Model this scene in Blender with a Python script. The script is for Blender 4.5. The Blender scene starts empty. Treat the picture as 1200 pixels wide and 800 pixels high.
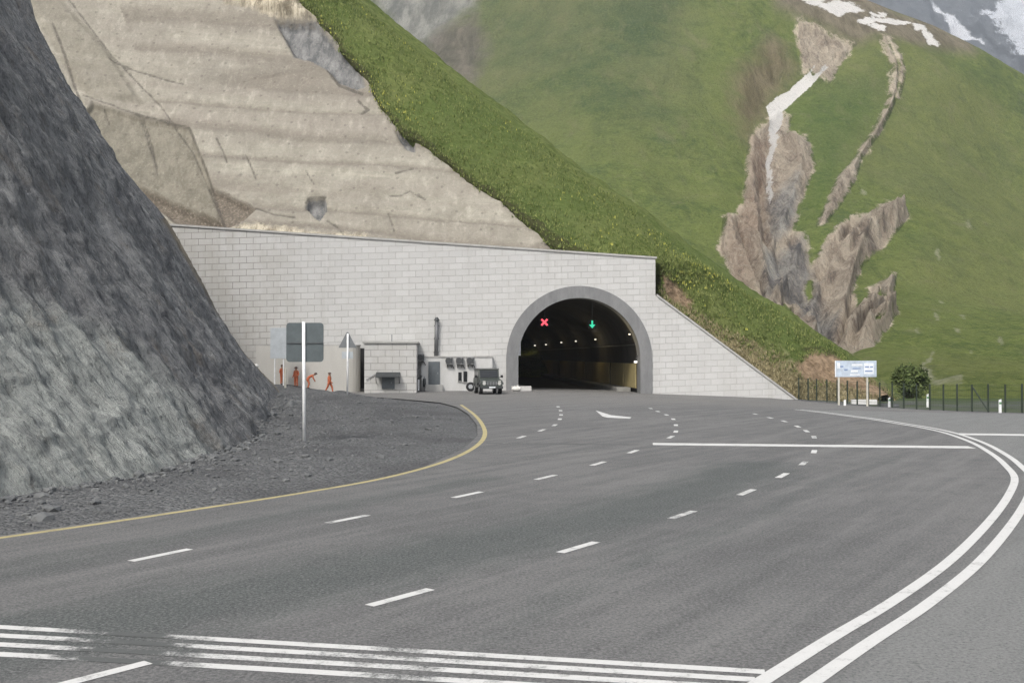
import bpy, bmesh, math, random
import numpy as np
from mathutils import Vector, Matrix
random.seed(7); RNG = np.random.default_rng(7)
SC = bpy.context.scene
COL = SC.collection
R = math.radians

# ------------------------------------------------------------------ camera
CAM_H, FPX = 3.0, 1200.0
PITCH = math.atan(17/FPX)
cd = bpy.data.cameras.new('camera'); cam = bpy.data.objects.new('camera', cd); COL.objects.link(cam)
cam.location = (0, 0, CAM_H); cam.rotation_euler = (R(90)+PITCH, 0, 0)
cd.sensor_fit = 'HORIZONTAL'; cd.sensor_width = 36; cd.lens = 36.0
cd.clip_start = 0.1; cd.clip_end = 20000
SC.camera = cam
CP, SP = math.cos(PITCH), math.sin(PITCH)

def ray(px, py):
    u = (px-600)/FPX; v = -(py-400)/FPX
    return u, CP - v*SP, SP + v*CP                    # x, y, z
def P(px, py, D):                                     # the point seen at (px, py) at D metres ahead
    x, y, z = ray(px, py)
    return Vector((x/y*D, D, CAM_H + z/y*D))
def project(A):                                       # numpy n x 3 -> px, py
    d = A - np.array([0, 0, CAM_H])
    f = d[:, 1]*CP + d[:, 2]*SP; v = -d[:, 1]*SP + d[:, 2]*CP
    f = np.maximum(f, 0.5)
    return 600 + FPX*d[:, 0]/f, 400 - FPX*v/f

# ------------------------------------------------------------------ numeric noise
def sstep(a, b, x):
    t = np.clip((np.asarray(x, float)-a)/(b-a), 0, 1); return t*t*(3-2*t)
def _hash(i, j, k, s):
    n = (i.astype(np.int64)*374761393 + j.astype(np.int64)*668265263 + k.astype(np.int64)*2147483647 + s*974711) & 0xffffffff
    n = ((n ^ (n >> 13))*1274126177) & 0xffffffff
    n = ((n ^ (n >> 16))*2246822519) & 0xffffffff
    return ((n ^ (n >> 15)) & 0xffff)/32767.5 - 1
def vnoise(p, s=0):
    f = np.floor(p); t = p-f; t = t*t*t*(t*(t*6-15)+10); i, j, k = f[:, 0], f[:, 1], f[:, 2]
    r = 0
    for a in (0, 1):
        for b in (0, 1):
            for c in (0, 1):
                w = (t[:, 0] if a else 1-t[:, 0])*(t[:, 1] if b else 1-t[:, 1])*(t[:, 2] if c else 1-t[:, 2])
                r = r + w*_hash(i+a, j+b, k+c, s)
    return r
def fbm(p, sc, oc=4, s=0, ridged=False):
    p = np.asarray(p, float)*np.asarray(sc, float); r = 0; a = 1; tot = 0
    for o in range(oc):
        n = vnoise(p + 17.3*o, s+o)
        r = r + a*(1-2*np.abs(n) if ridged else n); tot += a; a *= .5; p = p*2.03
    return r/tot
def sdist(poly, x, y):                                # signed distance to polygon, + inside
    n = len(poly); best = np.full(x.shape, 1e9); ins = np.zeros(x.shape, bool)
    for q in range(n):
        ax, ay = poly[q]; bx, by = poly[(q+1) % n]
        dx, dy = bx-ax, by-ay
        t = np.clip(((x-ax)*dx+(y-ay)*dy)/(dx*dx+dy*dy+1e-9), 0, 1)
        best = np.minimum(best, np.hypot(x-ax-t*dx, y-ay-t*dy))
        c = ((ay > y) != (by > y)) & (x < dx*(y-ay)/(by-ay+1e-12)+ax)
        ins ^= c
    return np.where(ins, best, -best)
def ldist(line, x, y):
    best = np.full(x.shape, 1e9)
    for (ax, ay), (bx, by) in zip(line[:-1], line[1:]):
        dx, dy = bx-ax, by-ay
        t = np.clip(((x-ax)*dx+(y-ay)*dy)/(dx*dx+dy*dy+1e-9), 0, 1)
        best = np.minimum(best, np.hypot(x-ax-t*dx, y-ay-t*dy))
    return best

# ------------------------------------------------------------------ ground
def g(x, y):                                          # the paved surface: level here, falling to the right far off
    s = sstep(40, 85, y)
    r = -0.78*np.clip(np.asarray(x, float)/24, 0, 1.3)**1.3*s
    return r - np.clip((np.asarray(y, float)-100)*0.05, 0, 6)
LEFT = [(-10, -16), (8, -13.5), (16.9, -8.75), (20.2, -6.35), (23.2, -4.15), (27, -2.5), (33.3, -1.55), (38.7, -1.3),
        (45, -1.55), (52.9, -2.25), (60, -3.2), (66, -4.6), (72, -8), (78, -12.5), (84, -14), (120, -14)]
LY = np.array([a for a, b in LEFT], float); LX = np.array([b for a, b in LEFT], float)
def left(y): return np.interp(y, LY, LX)
def right(y): return 31.0-(np.asarray(y, float)-69)*.357
def soil(x, y):                                       # gravel heaped beside the road
    x = np.asarray(x, float); y = np.asarray(y, float)
    p = np.stack([x, y, 0*x], -1).reshape(-1, 3)
    d = left(y)-x
    side = sstep(0.3, 5, d)*(y > -20)
    m = (0.34*sstep(48, 74, y)+.24*sstep(70, 82, y)+.05)*side
    lump = (fbm(p, .35, 4, 3)*.32+fbm(p, 1.1, 3, 9)*.14).reshape(x.shape)*side*sstep(15, 40, y)
    return g(x, y)-0.03 + np.where(y < 110, m+np.maximum(lump, -.12), 0) - .03*sstep(1, 0, d)*(y < 100)
def gnd(px, py):                                      # pixel -> point on the pavement
    D = 3600/max(py-417, 1)
    x, y, z = ray(px, py)
    for _ in range(40):
        X = x/y*D; D = .5*D+.5*(float(g(X, D))-CAM_H)/(z/y)
    return Vector((x/y*D, D, float(g(x/y*D, D))))

# ------------------------------------------------------------------ node helper
class NB:
    def __init__(s, name):
        s.m = bpy.data.materials.new(name); s.m.use_nodes = True; s.t = s.m.node_tree; s.t.nodes.clear()
        s.o = s.t.nodes.new('ShaderNodeOutputMaterial'); s.b = s.t.nodes.new('ShaderNodeBsdfPrincipled')
        s.t.links.new(s.b.outputs[0], s.o.inputs[0])
        s.geo = None
    def N(s, t, **k):
        n = s.t.nodes.new(t)
        for a, b in k.items(): setattr(n, a, b)
        return n
    def L(s, v, sock):
        if isinstance(v, bpy.types.NodeSocket): s.t.links.new(v, sock)
        elif isinstance(v, (tuple, list)): sock.default_value = (*v, 1) if len(v) == 3 and len(sock.default_value) == 4 else v
        elif v is not None: sock.default_value = v
    def pos(s, scale=(1, 1, 1), rot=(0, 0, 0), uv=False, obj=False):
        if uv or obj:
            o = s.N('ShaderNodeTexCoord').outputs['UV' if uv else 'Object']
        else:
            s.geo = s.geo or s.N('ShaderNodeNewGeometry'); o = s.geo.outputs['Position']
        if scale == (1, 1, 1) and rot == (0, 0, 0): return o
        if rot != (0, 0, 0):                          # turn first, stretch after
            q = s.N('ShaderNodeMapping'); s.L(o, q.inputs[0]); q.inputs['Rotation'].default_value = rot; o = q.outputs[0]
        m = s.N('ShaderNodeMapping'); s.L(o, m.inputs[0]); m.inputs['Scale'].default_value = scale
        return m.outputs[0]
    def noise(s, vec, scale, det=4, rough=.55, dist=0):
        n = s.N('ShaderNodeTexNoise'); s.L(vec, n.inputs['Vector'])
        n.inputs['Scale'].default_value = scale; n.inputs['Detail'].default_value = det
        n.inputs['Roughness'].default_value = rough; n.inputs['Distortion'].default_value = dist
        return n.outputs[0]
    def voro(s, vec, scale, feat='F1', out='Distance', rnd=1):
        n = s.N('ShaderNodeTexVoronoi', feature=feat); s.L(vec, n.inputs['Vector']); n.inputs['Scale'].default_value = scale
        n.inputs['Randomness'].default_value = rnd
        return n.outputs[out]
    def math(s, op, a, b=None, c=None, clamp=False):
        n = s.N('ShaderNodeMath', operation=op, use_clamp=clamp)
        s.L(a, n.inputs[0]); s.L(b, n.inputs[1]); s.L(c, n.inputs[2]); return n.outputs[0]
    def rng(s, v, a, b, c=0., d=1.):
        n = s.N('ShaderNodeMapRange'); s.L(v, n.inputs[0]); s.L(a, n.inputs[1]); s.L(b, n.inputs[2]); s.L(c, n.inputs[3]); s.L(d, n.inputs[4]); return n.outputs[0]
    def attr(s, name): return s.N('ShaderNodeAttribute', attribute_name=name).outputs['Fac']
    def mix(s, f, a, b, mode='MIX'):
        n = s.N('ShaderNodeMix', data_type='RGBA', blend_type=mode)
        s.L(f, n.inputs[0]); s.L(a, n.inputs[6]); s.L(b, n.inputs[7]); return n.outputs[2]
    def ramp(s, f, stops):
        n = s.N('ShaderNodeValToRGB'); s.L(f, n.inputs[0]); e = n.color_ramp.elements
        while len(e) < len(stops): e.new(1)
        for q, (p, c) in enumerate(stops): e[q].position = p; e[q].color = (*c, 1)
        return n.outputs[0]
    def bump(s, h, dist, strength=1, nrm=None):
        n = s.N('ShaderNodeBump'); s.L(h, n.inputs['Height']); n.inputs['Distance'].default_value = dist; n.inputs['Strength'].default_value = strength
        if nrm: s.L(nrm, n.inputs['Normal'])
        return n.outputs[0]
    def mask(s, sd, noise, amp, soft):                # signed distance + noise -> 0..1
        v = s.math('ADD', sd, s.math('MULTIPLY', s.math('SUBTRACT', noise, .5), amp))
        return s.rng(v, -soft, soft)
    def out(s, col, rough=.9, nrm=None, metal=0, spec=.3):
        s.L(col, s.b.inputs['Base Color']); s.L(rough, s.b.inputs['Roughness']); s.L(metal, s.b.inputs['Metallic'])
        s.b.inputs['Specular IOR Level'].default_value = spec
        if nrm: s.L(nrm, s.b.inputs['Normal'])
        return s.m
def paint(name, col, rough=.6, metal=0, var=.12, scale=3., spec=.4):
    n = NB(name); f = n.noise(n.pos(obj=True), scale, 5, .65)
    c = n.mix(n.rng(f, .35, .7), tuple(v*(1-var) for v in col), tuple(min(1, v*(1+var)) for v in col))
    return n.out(c, rough, None, metal, spec)

# ------------------------------------------------------------------ mesh helpers
def link(o, parent=None):
    COL.objects.link(o)
    if parent: o.parent = parent
    return o
def tag(o, label=None, cat=None, group=None, kind=None):
    for k, v in (('label', label), ('category', cat), ('group', group), ('kind', kind)):
        if v: o[k] = v
    return o
def thing(name, loc, label, cat, rz=0, group=None):
    o = bpy.data.objects.new(name, None); link(o); o.location = loc; o.rotation_euler = (0, 0, rz); o.empty_display_size = .2
    return tag(o, label, cat, group)
class MB:
    def __init__(s): s.b = bmesh.new()
    def box(s, c, d, rot=None, bev=0):
        r = bmesh.ops.create_cube(s.b, size=1); vs = r['verts']
        bmesh.ops.scale(s.b, vec=d, verts=vs)
        if bev:
            es = list({e for v in vs for e in v.link_edges}); q = bmesh.ops.bevel(s.b, geom=es, offset=bev, segments=2, affect='EDGES', profile=.5)
            vs = list({v for f in q['faces'] for v in f.verts} | {v for v in vs if v.is_valid})
        if rot: bmesh.ops.rotate(s.b, cent=(0, 0, 0), matrix=rot if isinstance(rot, Matrix) else Matrix.Rotation(rot[0], 3, rot[1]), verts=vs)
        bmesh.ops.translate(s.b, vec=c, verts=vs); return s
    def tube(s, a, b, r, r2=None, n=10, cap=True):
        a, b = Vector(a), Vector(b); d = b-a
        q = bmesh.ops.create_cone(s.b, cap_ends=cap, segments=n, radius1=r, radius2=r if r2 is None else r2, depth=d.length)
        bmesh.ops.rotate(s.b, cent=(0, 0, 0), matrix=d.to_track_quat('Z', 'Y').to_matrix(), verts=q['verts'])
        bmesh.ops.translate(s.b, vec=(a+b)/2, verts=q['verts']); return s
    def ball(s, c, r, sc=(1, 1, 1), n=12):
        q = bmesh.ops.create_uvsphere(s.b, u_segments=n, v_segments=max(6, n*2//3), radius=r)
        bmesh.ops.scale(s.b, vec=sc, verts=q['verts']); bmesh.ops.translate(s.b, vec=c, verts=q['verts']); return s
    def prism(s, poly, vec, bev=0):                   # polygon of 3-D points pushed along vec
        vs = [s.b.verts.new(p) for p in poly]; f = s.b.faces.new(vs)
        q = bmesh.ops.extrude_face_region(s.b, geom=[f]); nv = [v for v in q['geom'] if isinstance(v, bmesh.types.BMVert)]
        bmesh.ops.translate(s.b, vec=vec, verts=nv)
        fs = {f for v in vs+nv for f in v.link_faces}
        bmesh.ops.recalc_face_normals(s.b, faces=list(fs))
        if bev:
            es = list({e for f in fs for e in f.edges}); bmesh.ops.bevel(s.b, geom=es, offset=bev, segments=2, affect='EDGES', profile=.5)
        return s
    def quad(s, pts):
        s.b.faces.new([s.b.verts.new(p) for p in pts]); return s
    def build(s, name, mat, parent=None, smooth=False):
        me = bpy.data.meshes.new(name); s.b.to_mesh(me); s.b.free()
        for m in (mat if isinstance(mat, (list, tuple)) else [mat]): me.materials.append(m)
        if smooth: me.polygons.foreach_set('use_smooth', [True]*len(me.polygons))
        return link(bpy.data.objects.new(name, me), parent)
def npmesh(name, V, F, mat, attrs=None, parent=None, smooth=True):
    me = bpy.data.meshes.new(name); V = np.asarray(V, np.float32); F = np.asarray(F, np.int32); k = F.shape[1]
    me.vertices.add(len(V)); me.vertices.foreach_set('co', V.ravel())
    me.loops.add(F.size); me.loops.foreach_set('vertex_index', F.ravel())
    me.polygons.add(len(F)); me.polygons.foreach_set('loop_start', np.arange(len(F), dtype=np.int32)*k)
    me.update(calc_edges=True)
    me.polygons.foreach_set('use_smooth', np.full(len(F), smooth))
    for a, v in (attrs or {}).items():
        at = me.attributes.new(a, 'FLOAT', 'POINT'); at.data.foreach_set('value', np.asarray(v, np.float32))
    me.materials.append(mat); me.validate()
    return link(bpy.data.objects.new(name, me), parent)
def gridfaces(nu, nv):
    i = np.arange(nu*nv).reshape(nu, nv)
    return np.stack([i[:-1, :-1], i[1:, :-1], i[1:, 1:], i[:-1, 1:]], -1).reshape(-1, 4)
def crom(A, n):                                       # Catmull-Rom along axis 0
    A = np.asarray(A, float); m = A.shape[0]
    E = np.concatenate([2*A[:1]-A[1:2], A, 2*A[-1:]-A[-2:-1]]); t = np.linspace(0, m-1, n); i = np.minimum(t.astype(int), m-2)
    f = (t-i).reshape(-1, *([1]*(A.ndim-1)))
    p0, p1, p2, p3 = E[i], E[i+1], E[i+2], E[i+3]
    return .5*(2*p1+(p2-p0)*f+(2*p0-5*p1+4*p2-p3)*f*f+(3*p1-p0-3*p2+p3)*f**3)
def patch(ctrl, nu, nv):                              # control points [u][v] -> dense points, normals
    A = np.array([[list(p) for p in row] for row in ctrl], float)
    S = crom(np.swapaxes(crom(A, nu), 0, 1), nv); S = np.swapaxes(S, 0, 1)
    n = np.cross(np.gradient(S, axis=0), np.gradient(S, axis=1)); n /= np.linalg.norm(n, axis=-1, keepdims=True)+1e-9
    return S, n

# ------------------------------------------------------------------ materials
def m_asphalt():
    n = NB('asphalt'); p = n.pos()
    big = n.noise(p, .12, 4, .6); mid = n.noise(p, 1.1, 6, .7); fine = n.noise(p, 22, 4, .85); grit = n.voro(p, 48, 'F1', 'Color')
    strk = n.noise(n.pos((.10, 1.3, 1), (0, 0, R(-56))), 1.0, 6, .65)
    c = n.mix(n.rng(big, .38, .62), (.112, .113, .113), (.140, .140, .138))
    c = n.mix(n.rng(mid, .42, .62, 0, .5), c, (.094, .095, .096))
    c = n.mix(n.rng(strk, .48, .62, 0, .8), c, (.165, .165, .161))
    c = n.mix(n.rng(strk, .47, .34, 0, .75), c, (.085, .087, .087))
    wet = n.mask(n.attr('track'), n.noise(n.pos((.35, 1.3, 1), (0, 0, R(-56))), 1.1, 8, .75), 2.6, .55)
    c = n.mix(n.math('MULTIPLY', wet, .85), c, (.062, .072, .070))
    c = n.mix(n.math('MULTIPLY', n.mask(n.attr('pale'), n.noise(p, .5, 4, .6), .8, .25), .6), c, (.205, .212, .206))
    c = n.mix(n.math('MULTIPLY', n.attr('dust'), n.rng(mid, .35, .6)), c, (.18, .173, .16))
    c = n.mix(n.rng(fine, .48, .68, 0, .6), c, (.29, .286, .278))
    c = n.mix(n.rng(fine, .48, .32, 0, .8), c, (.04, .04, .042))
    c = n.mix(n.rng(grit, .75, .95, 0, .45), c, (.25, .246, .24))
    c = n.mix(n.rng(n.noise(p, 5, 3, .6), .64, .72, 0, .5), c, (.07, .07, .07))
    h = n.math('ADD', fine, n.math('MULTIPLY', grit, .4))
    return n.out(c, n.rng(mid, .3, .7, .75, .92), n.bump(h, .014, .8), 0, .3)
def m_paint_line(name, col, wear_lo, wear_hi):
    n = NB(name); p = n.pos(); a = n.noise(p, 2.2, 6, .75); f = n.noise(p, 30, 3, .8)
    w = n.math('ADD', n.math('MULTIPLY', a, .7), n.math('MULTIPLY', f, .35))
    wm = n.rng(n.math('ADD', w, n.attr('wear')), wear_lo, wear_hi)
    c = n.mix(n.rng(f, .3, .7), tuple(v*.88 for v in col), col)
    c = n.mix(wm, c, (.094, .099, .097))
    return n.out(c, .75, n.bump(f, .006, .6), 0, .3)
def m_gravel():
    n = NB('gravel'); p = n.pos()
    v = n.voro(p, 5.5, 'F1', 'Color'); vd = n.voro(p, 5.5, 'F1', 'Distance'); v2 = n.voro(p, 15, 'F1', 'Color'); d2 = n.voro(p, 15)
    b = n.noise(p, .25, 5, .6)
    c = n.mix(n.rng(v2, 0, 1), (.06, .063, .066), (.19, .193, .194))
    c = n.mix(n.rng(v, .4, 1, 0, .45), c, (.10, .101, .101))
    c = n.mix(n.rng(b, .45, .6, 0, .6), c, (.075, .076, .079))
    grass = n.mask(n.attr('grassy'), n.noise(p, .3, 6, .7), 3, .5)
    c = n.mix(grass, c, (.06, .085, .03))
    h = n.math('ADD', n.math('MULTIPLY', vd, -.8), n.math('MULTIPLY', d2, -.5))
    return n.out(c, .95, n.bump(h, .12, .9), 0, .2)
def m_rock():
    n = NB('shale_rock'); p = n.pos()
    st = n.pos((.22, 1.0, 1.0), (0, R(-51), 0)); bd = n.pos((.3, .3, 1.4), (R(14), R(20), 0))
    a = n.noise(st, .8, 9, .7, .3); b = n.noise(p, .16, 5, .6); f = n.noise(p, 4.5, 6, .78); s2 = n.noise(st, 3.2, 7, .78, .3); bb = n.noise(bd, .8, 8, .7, .5)
    d = n.mix(n.rng(a, .40, .62), (.212, .214, .216), (.41, .413, .412))
    d = n.mix(n.rng(bb, .46, .60, 0, .6), d, (.205, .21, .217))
    d = n.mix(n.rng(b, .45, .58, 0, .5), d, (.18, .184, .196))
    l = n.mix(n.rng(s2, .38, .62), (.36, .38, .365), (.60, .625, .59))
    m = n.mask(n.attr('talus'), n.noise(p, .35, 7, .75), 90, 16)
    c = n.mix(m, d, l)
    sk = n.noise(n.pos((.16, 1.2, 1.2), (0, R(-51), 0)), 2.1, 6, .8, .6); sk2 = n.noise(n.pos((.25, 1.0, 1.0), (R(10), R(-62), R(12))), 5.5, 5, .8, .4)
    c = n.mix(n.rng(sk, .53, .64, 0, .75), c, (.36, .37, .365)); c = n.mix(n.rng(sk, .47, .37, 0, .6), c, (.09, .093, .098))
    c = n.mix(n.rng(sk2, .54, .66, 0, .6), c, (.42, .425, .41)); c = n.mix(n.rng(sk2, .46, .35, 0, .5), c, (.085, .09, .095))
    c = n.mix(n.rng(f, .52, .68, 0, .65), c, (.37, .375, .365))
    c = n.mix(n.rng(f, .44, .32, 0, .6), c, (.05, .053, .058))
    c = n.mix(n.rng(s2, .44, .32, 0, .5), c, (.08, .085, .09))
    c = n.mix(n.rng(n.noise(p, .5, 6, .7), .56, .68, 0, .4), c, (.24, .20, .155))
    c = n.mix(n.mask(n.attr('brown'), n.noise(p, .6, 6, .7), 14, 4), c, n.mix(n.rng(a, .4, .6), (.17, .145, .11), (.38, .345, .28)))
    crk = n.voro(n.pos((1, .45, .45), (R(20), R(-50), 0)), .9, 'DISTANCE_TO_EDGE')
    h = n.math('ADD', n.math('MULTIPLY', a, .8), n.math('ADD', n.math('MULTIPLY', f, .55), n.math('MULTIPLY', n.rng(crk, 0, .12), .12)))
    h = n.math('ADD', n.math('ADD', h, n.math('MULTIPLY', sk, .9)), n.math('ADD', n.math('MULTIPLY', s2, .7), n.math('MULTIPLY', bb, .5)))
    return n.out(c, .95, n.bump(h, .42, 1), 0, .12)
def m_shot():
    n = NB('sprayed_concrete'); p = n.pos()
    st = n.pos((1, .6, .16)); lay = n.pos((.08, .08, .9), (0, R(-3.5), 0))
    a = n.noise(p, .35, 7, .7); v = n.noise(st, 1.1, 7, .75); l = n.noise(lay, 1.0, 7, .68); f = n.noise(p, 4, 6, .8)
    c = n.mix(n.rng(a, .40, .60), (.258, .246, .200), (.37, .355, .293))
    c = n.mix(n.rng(l, .45, .58, 0, .6), c, (.285, .262, .222))
    c = n.mix(n.rng(l, .45, .36, 0, .5), c, (.44, .41, .34))
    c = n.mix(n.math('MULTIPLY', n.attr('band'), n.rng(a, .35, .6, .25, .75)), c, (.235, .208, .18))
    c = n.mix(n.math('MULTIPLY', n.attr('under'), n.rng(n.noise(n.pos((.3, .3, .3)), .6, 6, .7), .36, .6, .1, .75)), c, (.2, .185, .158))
    c = n.mix(n.rng(v, .53, .66, 0, .5), c, (.2, .182, .155))
    c = n.mix(n.rng(v, .47, .34, 0, .5), c, (.46, .43, .365))
    c = n.mix(n.math('MULTIPLY', n.mask(n.attr('seam'), n.noise(p, .45, 8, .85), 5, .9), .62), c, (.165, .145, .12))
    c = n.mix(n.math('MULTIPLY', n.mask(n.attr('panel'), n.noise(p, .6, 5, .7), 5, 1.4), .82), c, n.mix(n.rng(v, .4, .6), (.125, .115, .088), (.225, .208, .165)))
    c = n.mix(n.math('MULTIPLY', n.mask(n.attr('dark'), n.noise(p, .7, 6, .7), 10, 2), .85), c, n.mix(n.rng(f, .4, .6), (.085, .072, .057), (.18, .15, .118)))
    c = n.mix(n.mask(n.attr('grey'), n.noise(p, .8, 7, .8), 16, 1.4), c, n.mix(n.rng(v, .4, .6), (.105, .108, .11), (.235, .235, .23)))
    c = n.mix(n.mask(n.attr('palerock'), n.noise(p, .6, 7, .8), 26, 3), c, n.mix(n.rng(n.noise(st, 1.6, 7, .78), .42, .58), (.19, .165, .12), (.55, .495, .385)))
    c = n.mix(n.math('MULTIPLY', n.mask(n.attr('crack_and_shade'), n.noise(p, 1.0, 8, .85), 6.5, .6), .7), c, (.07, .063, .055))  # real cracks, plus painted shade beside the rock edge
    dn_ = n.N('ShaderNodeTexVoronoi', feature='F1', voronoi_dimensions='2D'); n.L(n.pos((1, 1, 1), (R(90), 0, 0)), dn_.inputs['Vector']); dn_.inputs['Scale'].default_value = .52; dn_.inputs['Randomness'].default_value = .6; dots = dn_.outputs['Distance']
    c = n.mix(n.rng(dots, .085, .05, 0, .4), c, (.09, .08, .07))
    c = n.mix(n.rng(f, .54, .7, 0, .4), c, (.5, .475, .41))
    c = n.mix(n.rng(f, .45, .32, 0, .4), c, (.15, .135, .115))
    h = n.math('ADD', n.math('MULTIPLY', a, .6), n.math('ADD', n.math('MULTIPLY', f, .3), n.math('MULTIPLY', v, .5)))
    return n.out(c, .95, n.bump(h, .25, .9), 0, .12)
def m_grass_near():
    n = NB('steep_meadow'); p = n.pos(); st = n.pos((.4, .8, 1), (0, R(-38), 0))
    a = n.noise(p, .22, 7, .7); f = n.noise(st, 2.2, 7, .78); b = n.noise(p, .07, 3, .5)
    c = n.mix(n.rng(f, .38, .62), (.09, .122, .032), (.19, .228, .076))
    c = n.mix(n.rng(a, .46, .62, 0, .6), c, (.18, .205, .075))
    c = n.mix(n.rng(b, .42, .58, 0, .45), c, (.085, .13, .036))
    dry = n.mask(n.attr('dry'), n.noise(p, .45, 8, .78), 60, 9)
    c = n.mix(dry, c, n.mix(n.rng(f, .38, .62), (.19, .165, .09), (.46, .40, .255)))
    dirt = n.mask(n.attr('dirt'), n.noise(p, .6, 6, .7), 14, 4)
    c = n.mix(dirt, c, n.mix(n.rng(f, .38, .62), (.21, .15, .095), (.42, .31, .21)))
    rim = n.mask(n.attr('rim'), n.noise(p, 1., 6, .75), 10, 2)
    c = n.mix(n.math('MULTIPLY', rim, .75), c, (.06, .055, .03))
    return n.out(c, .95, n.bump(n.math('ADD', f, n.math('MULTIPLY', a, .6)), .5, 1), 0, .08)
def m_hill():
    n = NB('mountain_meadow'); p = n.pos(); st = n.pos((1, .3, .3), (0, 0, 0))
    a = n.noise(p, .022, 8, .66); f = n.noise(p, .24, 8, .78); b = n.noise(p, .0075, 4, .55); s = n.noise(st, .1, 8, .74, .5); ff = n.noise(p, 1.0, 4, .75)
    c = n.mix(n.rng(f, .40, .60), (.088, .125, .030), (.18, .218, .060))
    c = n.mix(n.rng(a, .48, .60, 0, .6), c, (.165, .20, .055))
    c = n.mix(n.rng(a, .47, .36, 0, .6), c, (.07, .108, .04))
    c = n.mix(n.rng(b, .50, .60, 0, .45), c, (.18, .19, .07))
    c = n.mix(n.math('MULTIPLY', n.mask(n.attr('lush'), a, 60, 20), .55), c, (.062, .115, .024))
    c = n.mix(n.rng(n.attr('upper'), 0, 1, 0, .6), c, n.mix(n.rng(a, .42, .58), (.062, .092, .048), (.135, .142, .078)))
    c = n.mix(n.rng(s, .55, .68, 0, .5), c, (.20, .19, .10))
    c = n.mix(n.rng(s, .45, .33, 0, .45), c, (.05, .075, .03))
    c = n.mix(n.rng(n.noise(p, .09, 7, .75), .58, .68, 0, .5), c, (.21, .20, .115))
    c = n.mix(n.rng(ff, .53, .63, 0, .45), c, (.22, .245, .10)); c = n.mix(n.rng(ff, .46, .36, 0, .5), c, (.055, .085, .022))
    ns = n.noise(p, .06, 9, .78); rs = n.noise(n.pos((1, .22, .30)), .12, 9, .8, .6); rf = n.noise(p, .55, 6, .8)
    c = n.mix(n.math('MULTIPLY', n.mask(n.attr('brown'), ns, 30, 9), .85), c, n.mix(n.rng(rs, .42, .58), (.14, .112, .085), (.27, .225, .17)))
    c = n.mix(n.math('MULTIPLY', n.mask(n.attr('pink'), ns, 60, 14), .75), c, n.mix(n.rng(rs, .42, .58), (.14, .10, .065), (.27, .21, .145)))
    rock = n.ramp(n.rng(rs, .38, .62), [(0, (.17, .14, .112)), (.25, (.36, .295, .23)), (.6, (.53, .45, .35)), (1, (.70, .62, .50))])
    rock = n.mix(n.math('MULTIPLY', n.mask(n.math('ADD', n.attr('core'), -4), ns, 40, 6), .75), rock, n.mix(n.rng(rs, .4, .6), (.13, .135, .145), (.40, .405, .39)))
    rock = n.mix(n.math('MULTIPLY', n.mask(n.attr('rust'), ns, 22, 7), .65), rock, n.mix(n.rng(rs, .4, .6), (.27, .185, .13), (.54, .42, .32)))
    rk2 = n.noise(n.pos((1, .25, .3), (0, R(18), 0)), .5, 8, .85, .5)
    rock = n.mix(n.rng(rk2, .45, .35, 0, .75), rock, (.14, .12, .10)); rock = n.mix(n.rng(rk2, .53, .63, 0, .7), rock, (.64, .57, .46)); rock = n.mix(n.rng(rf, .46, .36, 0, .45), rock, (.13, .12, .105))
    edge = n.noise(n.pos((1, .5, .5)), .26, 10, .86)
    pale_rim = n.math('MULTIPLY', n.rng(n.attr('rock'), 8, 0), n.rng(ns, .42, .55))
    rock = n.mix(n.math('MULTIPLY', pale_rim, .55), rock, (.62, .54, .41))
    c = n.mix(n.mask(n.attr('rock'), n.math('ADD', n.math('MULTIPLY', edge, .6), n.math('MULTIPLY', n.noise(p, .07, 6, .7), .4)), 50, 1.6), c, rock)
    scree = n.mix(n.rng(n.noise(st, .1, 8, .75), .42, .58), (.16, .16, .155), (.33, .322, .3))
    c = n.mix(n.math('MULTIPLY', n.mask(n.attr('scree'), ns, 44, 10), .85), c, scree)
    c = n.mix(n.math('MULTIPLY', n.mask(n.attr('screedark'), ns, 50, 10), .8), c, n.mix(n.rng(rs, .4, .6), (.09, .08, .07), (.21, .18, .155)))
    c = n.mix(n.math('MULTIPLY', n.mask(n.attr('spots'), n.noise(p, .25, 7, .8), 14, 1.5), .75), c, (.33, .33, .23))
    c = n.mix(n.mask(n.attr('snow'), n.noise(p, .14, 9, .82), 20, .5), c, (.72, .70, .665))
    h = n.math('ADD', n.math('MULTIPLY', f, 1.2), n.math('ADD', n.math('MULTIPLY', s, 1.8), n.math('MULTIPLY', ff, .45)))
    h = n.math('ADD', h, n.math('MULTIPLY', n.math('ADD', n.math('MULTIPLY', rs, 2.5), n.math('MULTIPLY', rk2, 1.2)), n.rng(n.attr('rock'), -2, 4)))
    return n.out(c, .95, n.bump(h, 1.6, 1), 0, .08)
def m_snowpeak():
    n = NB('snow_and_rock'); p = n.pos((.6, .6, 1), (0, R(-40), 0)); q = n.pos((.45, 1, 1), (0, R(-40), 0))
    a = n.noise(q, .011, 11, .76, .6); f = n.noise(p, .05, 9, .84)
    v = n.math('ADD', n.math('MULTIPLY', a, .5), n.math('MULTIPLY', f, .6))
    v = n.math('ADD', v, n.math('MULTIPLY', n.attr('snowy'), .01))
    c = n.mix(n.rng(v, .53, .56), n.mix(n.rng(f, .3, .7), (.06, .07, .085), (.18, .19, .2)), (.66, .69, .74))
    c = n.mix(n.mask(n.attr('band'), f, 4, 1.2), c, n.mix(f, (.045, .052, .062), (.09, .095, .1)))  # shaded slope of the peak, put into the colour
    c = n.mix(n.mask(n.attr('strip'), f, 8, 1), c, (.74, .76, .8))
    return n.out(c, .9, n.bump(v, 25, .8), 0, .1)
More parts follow.
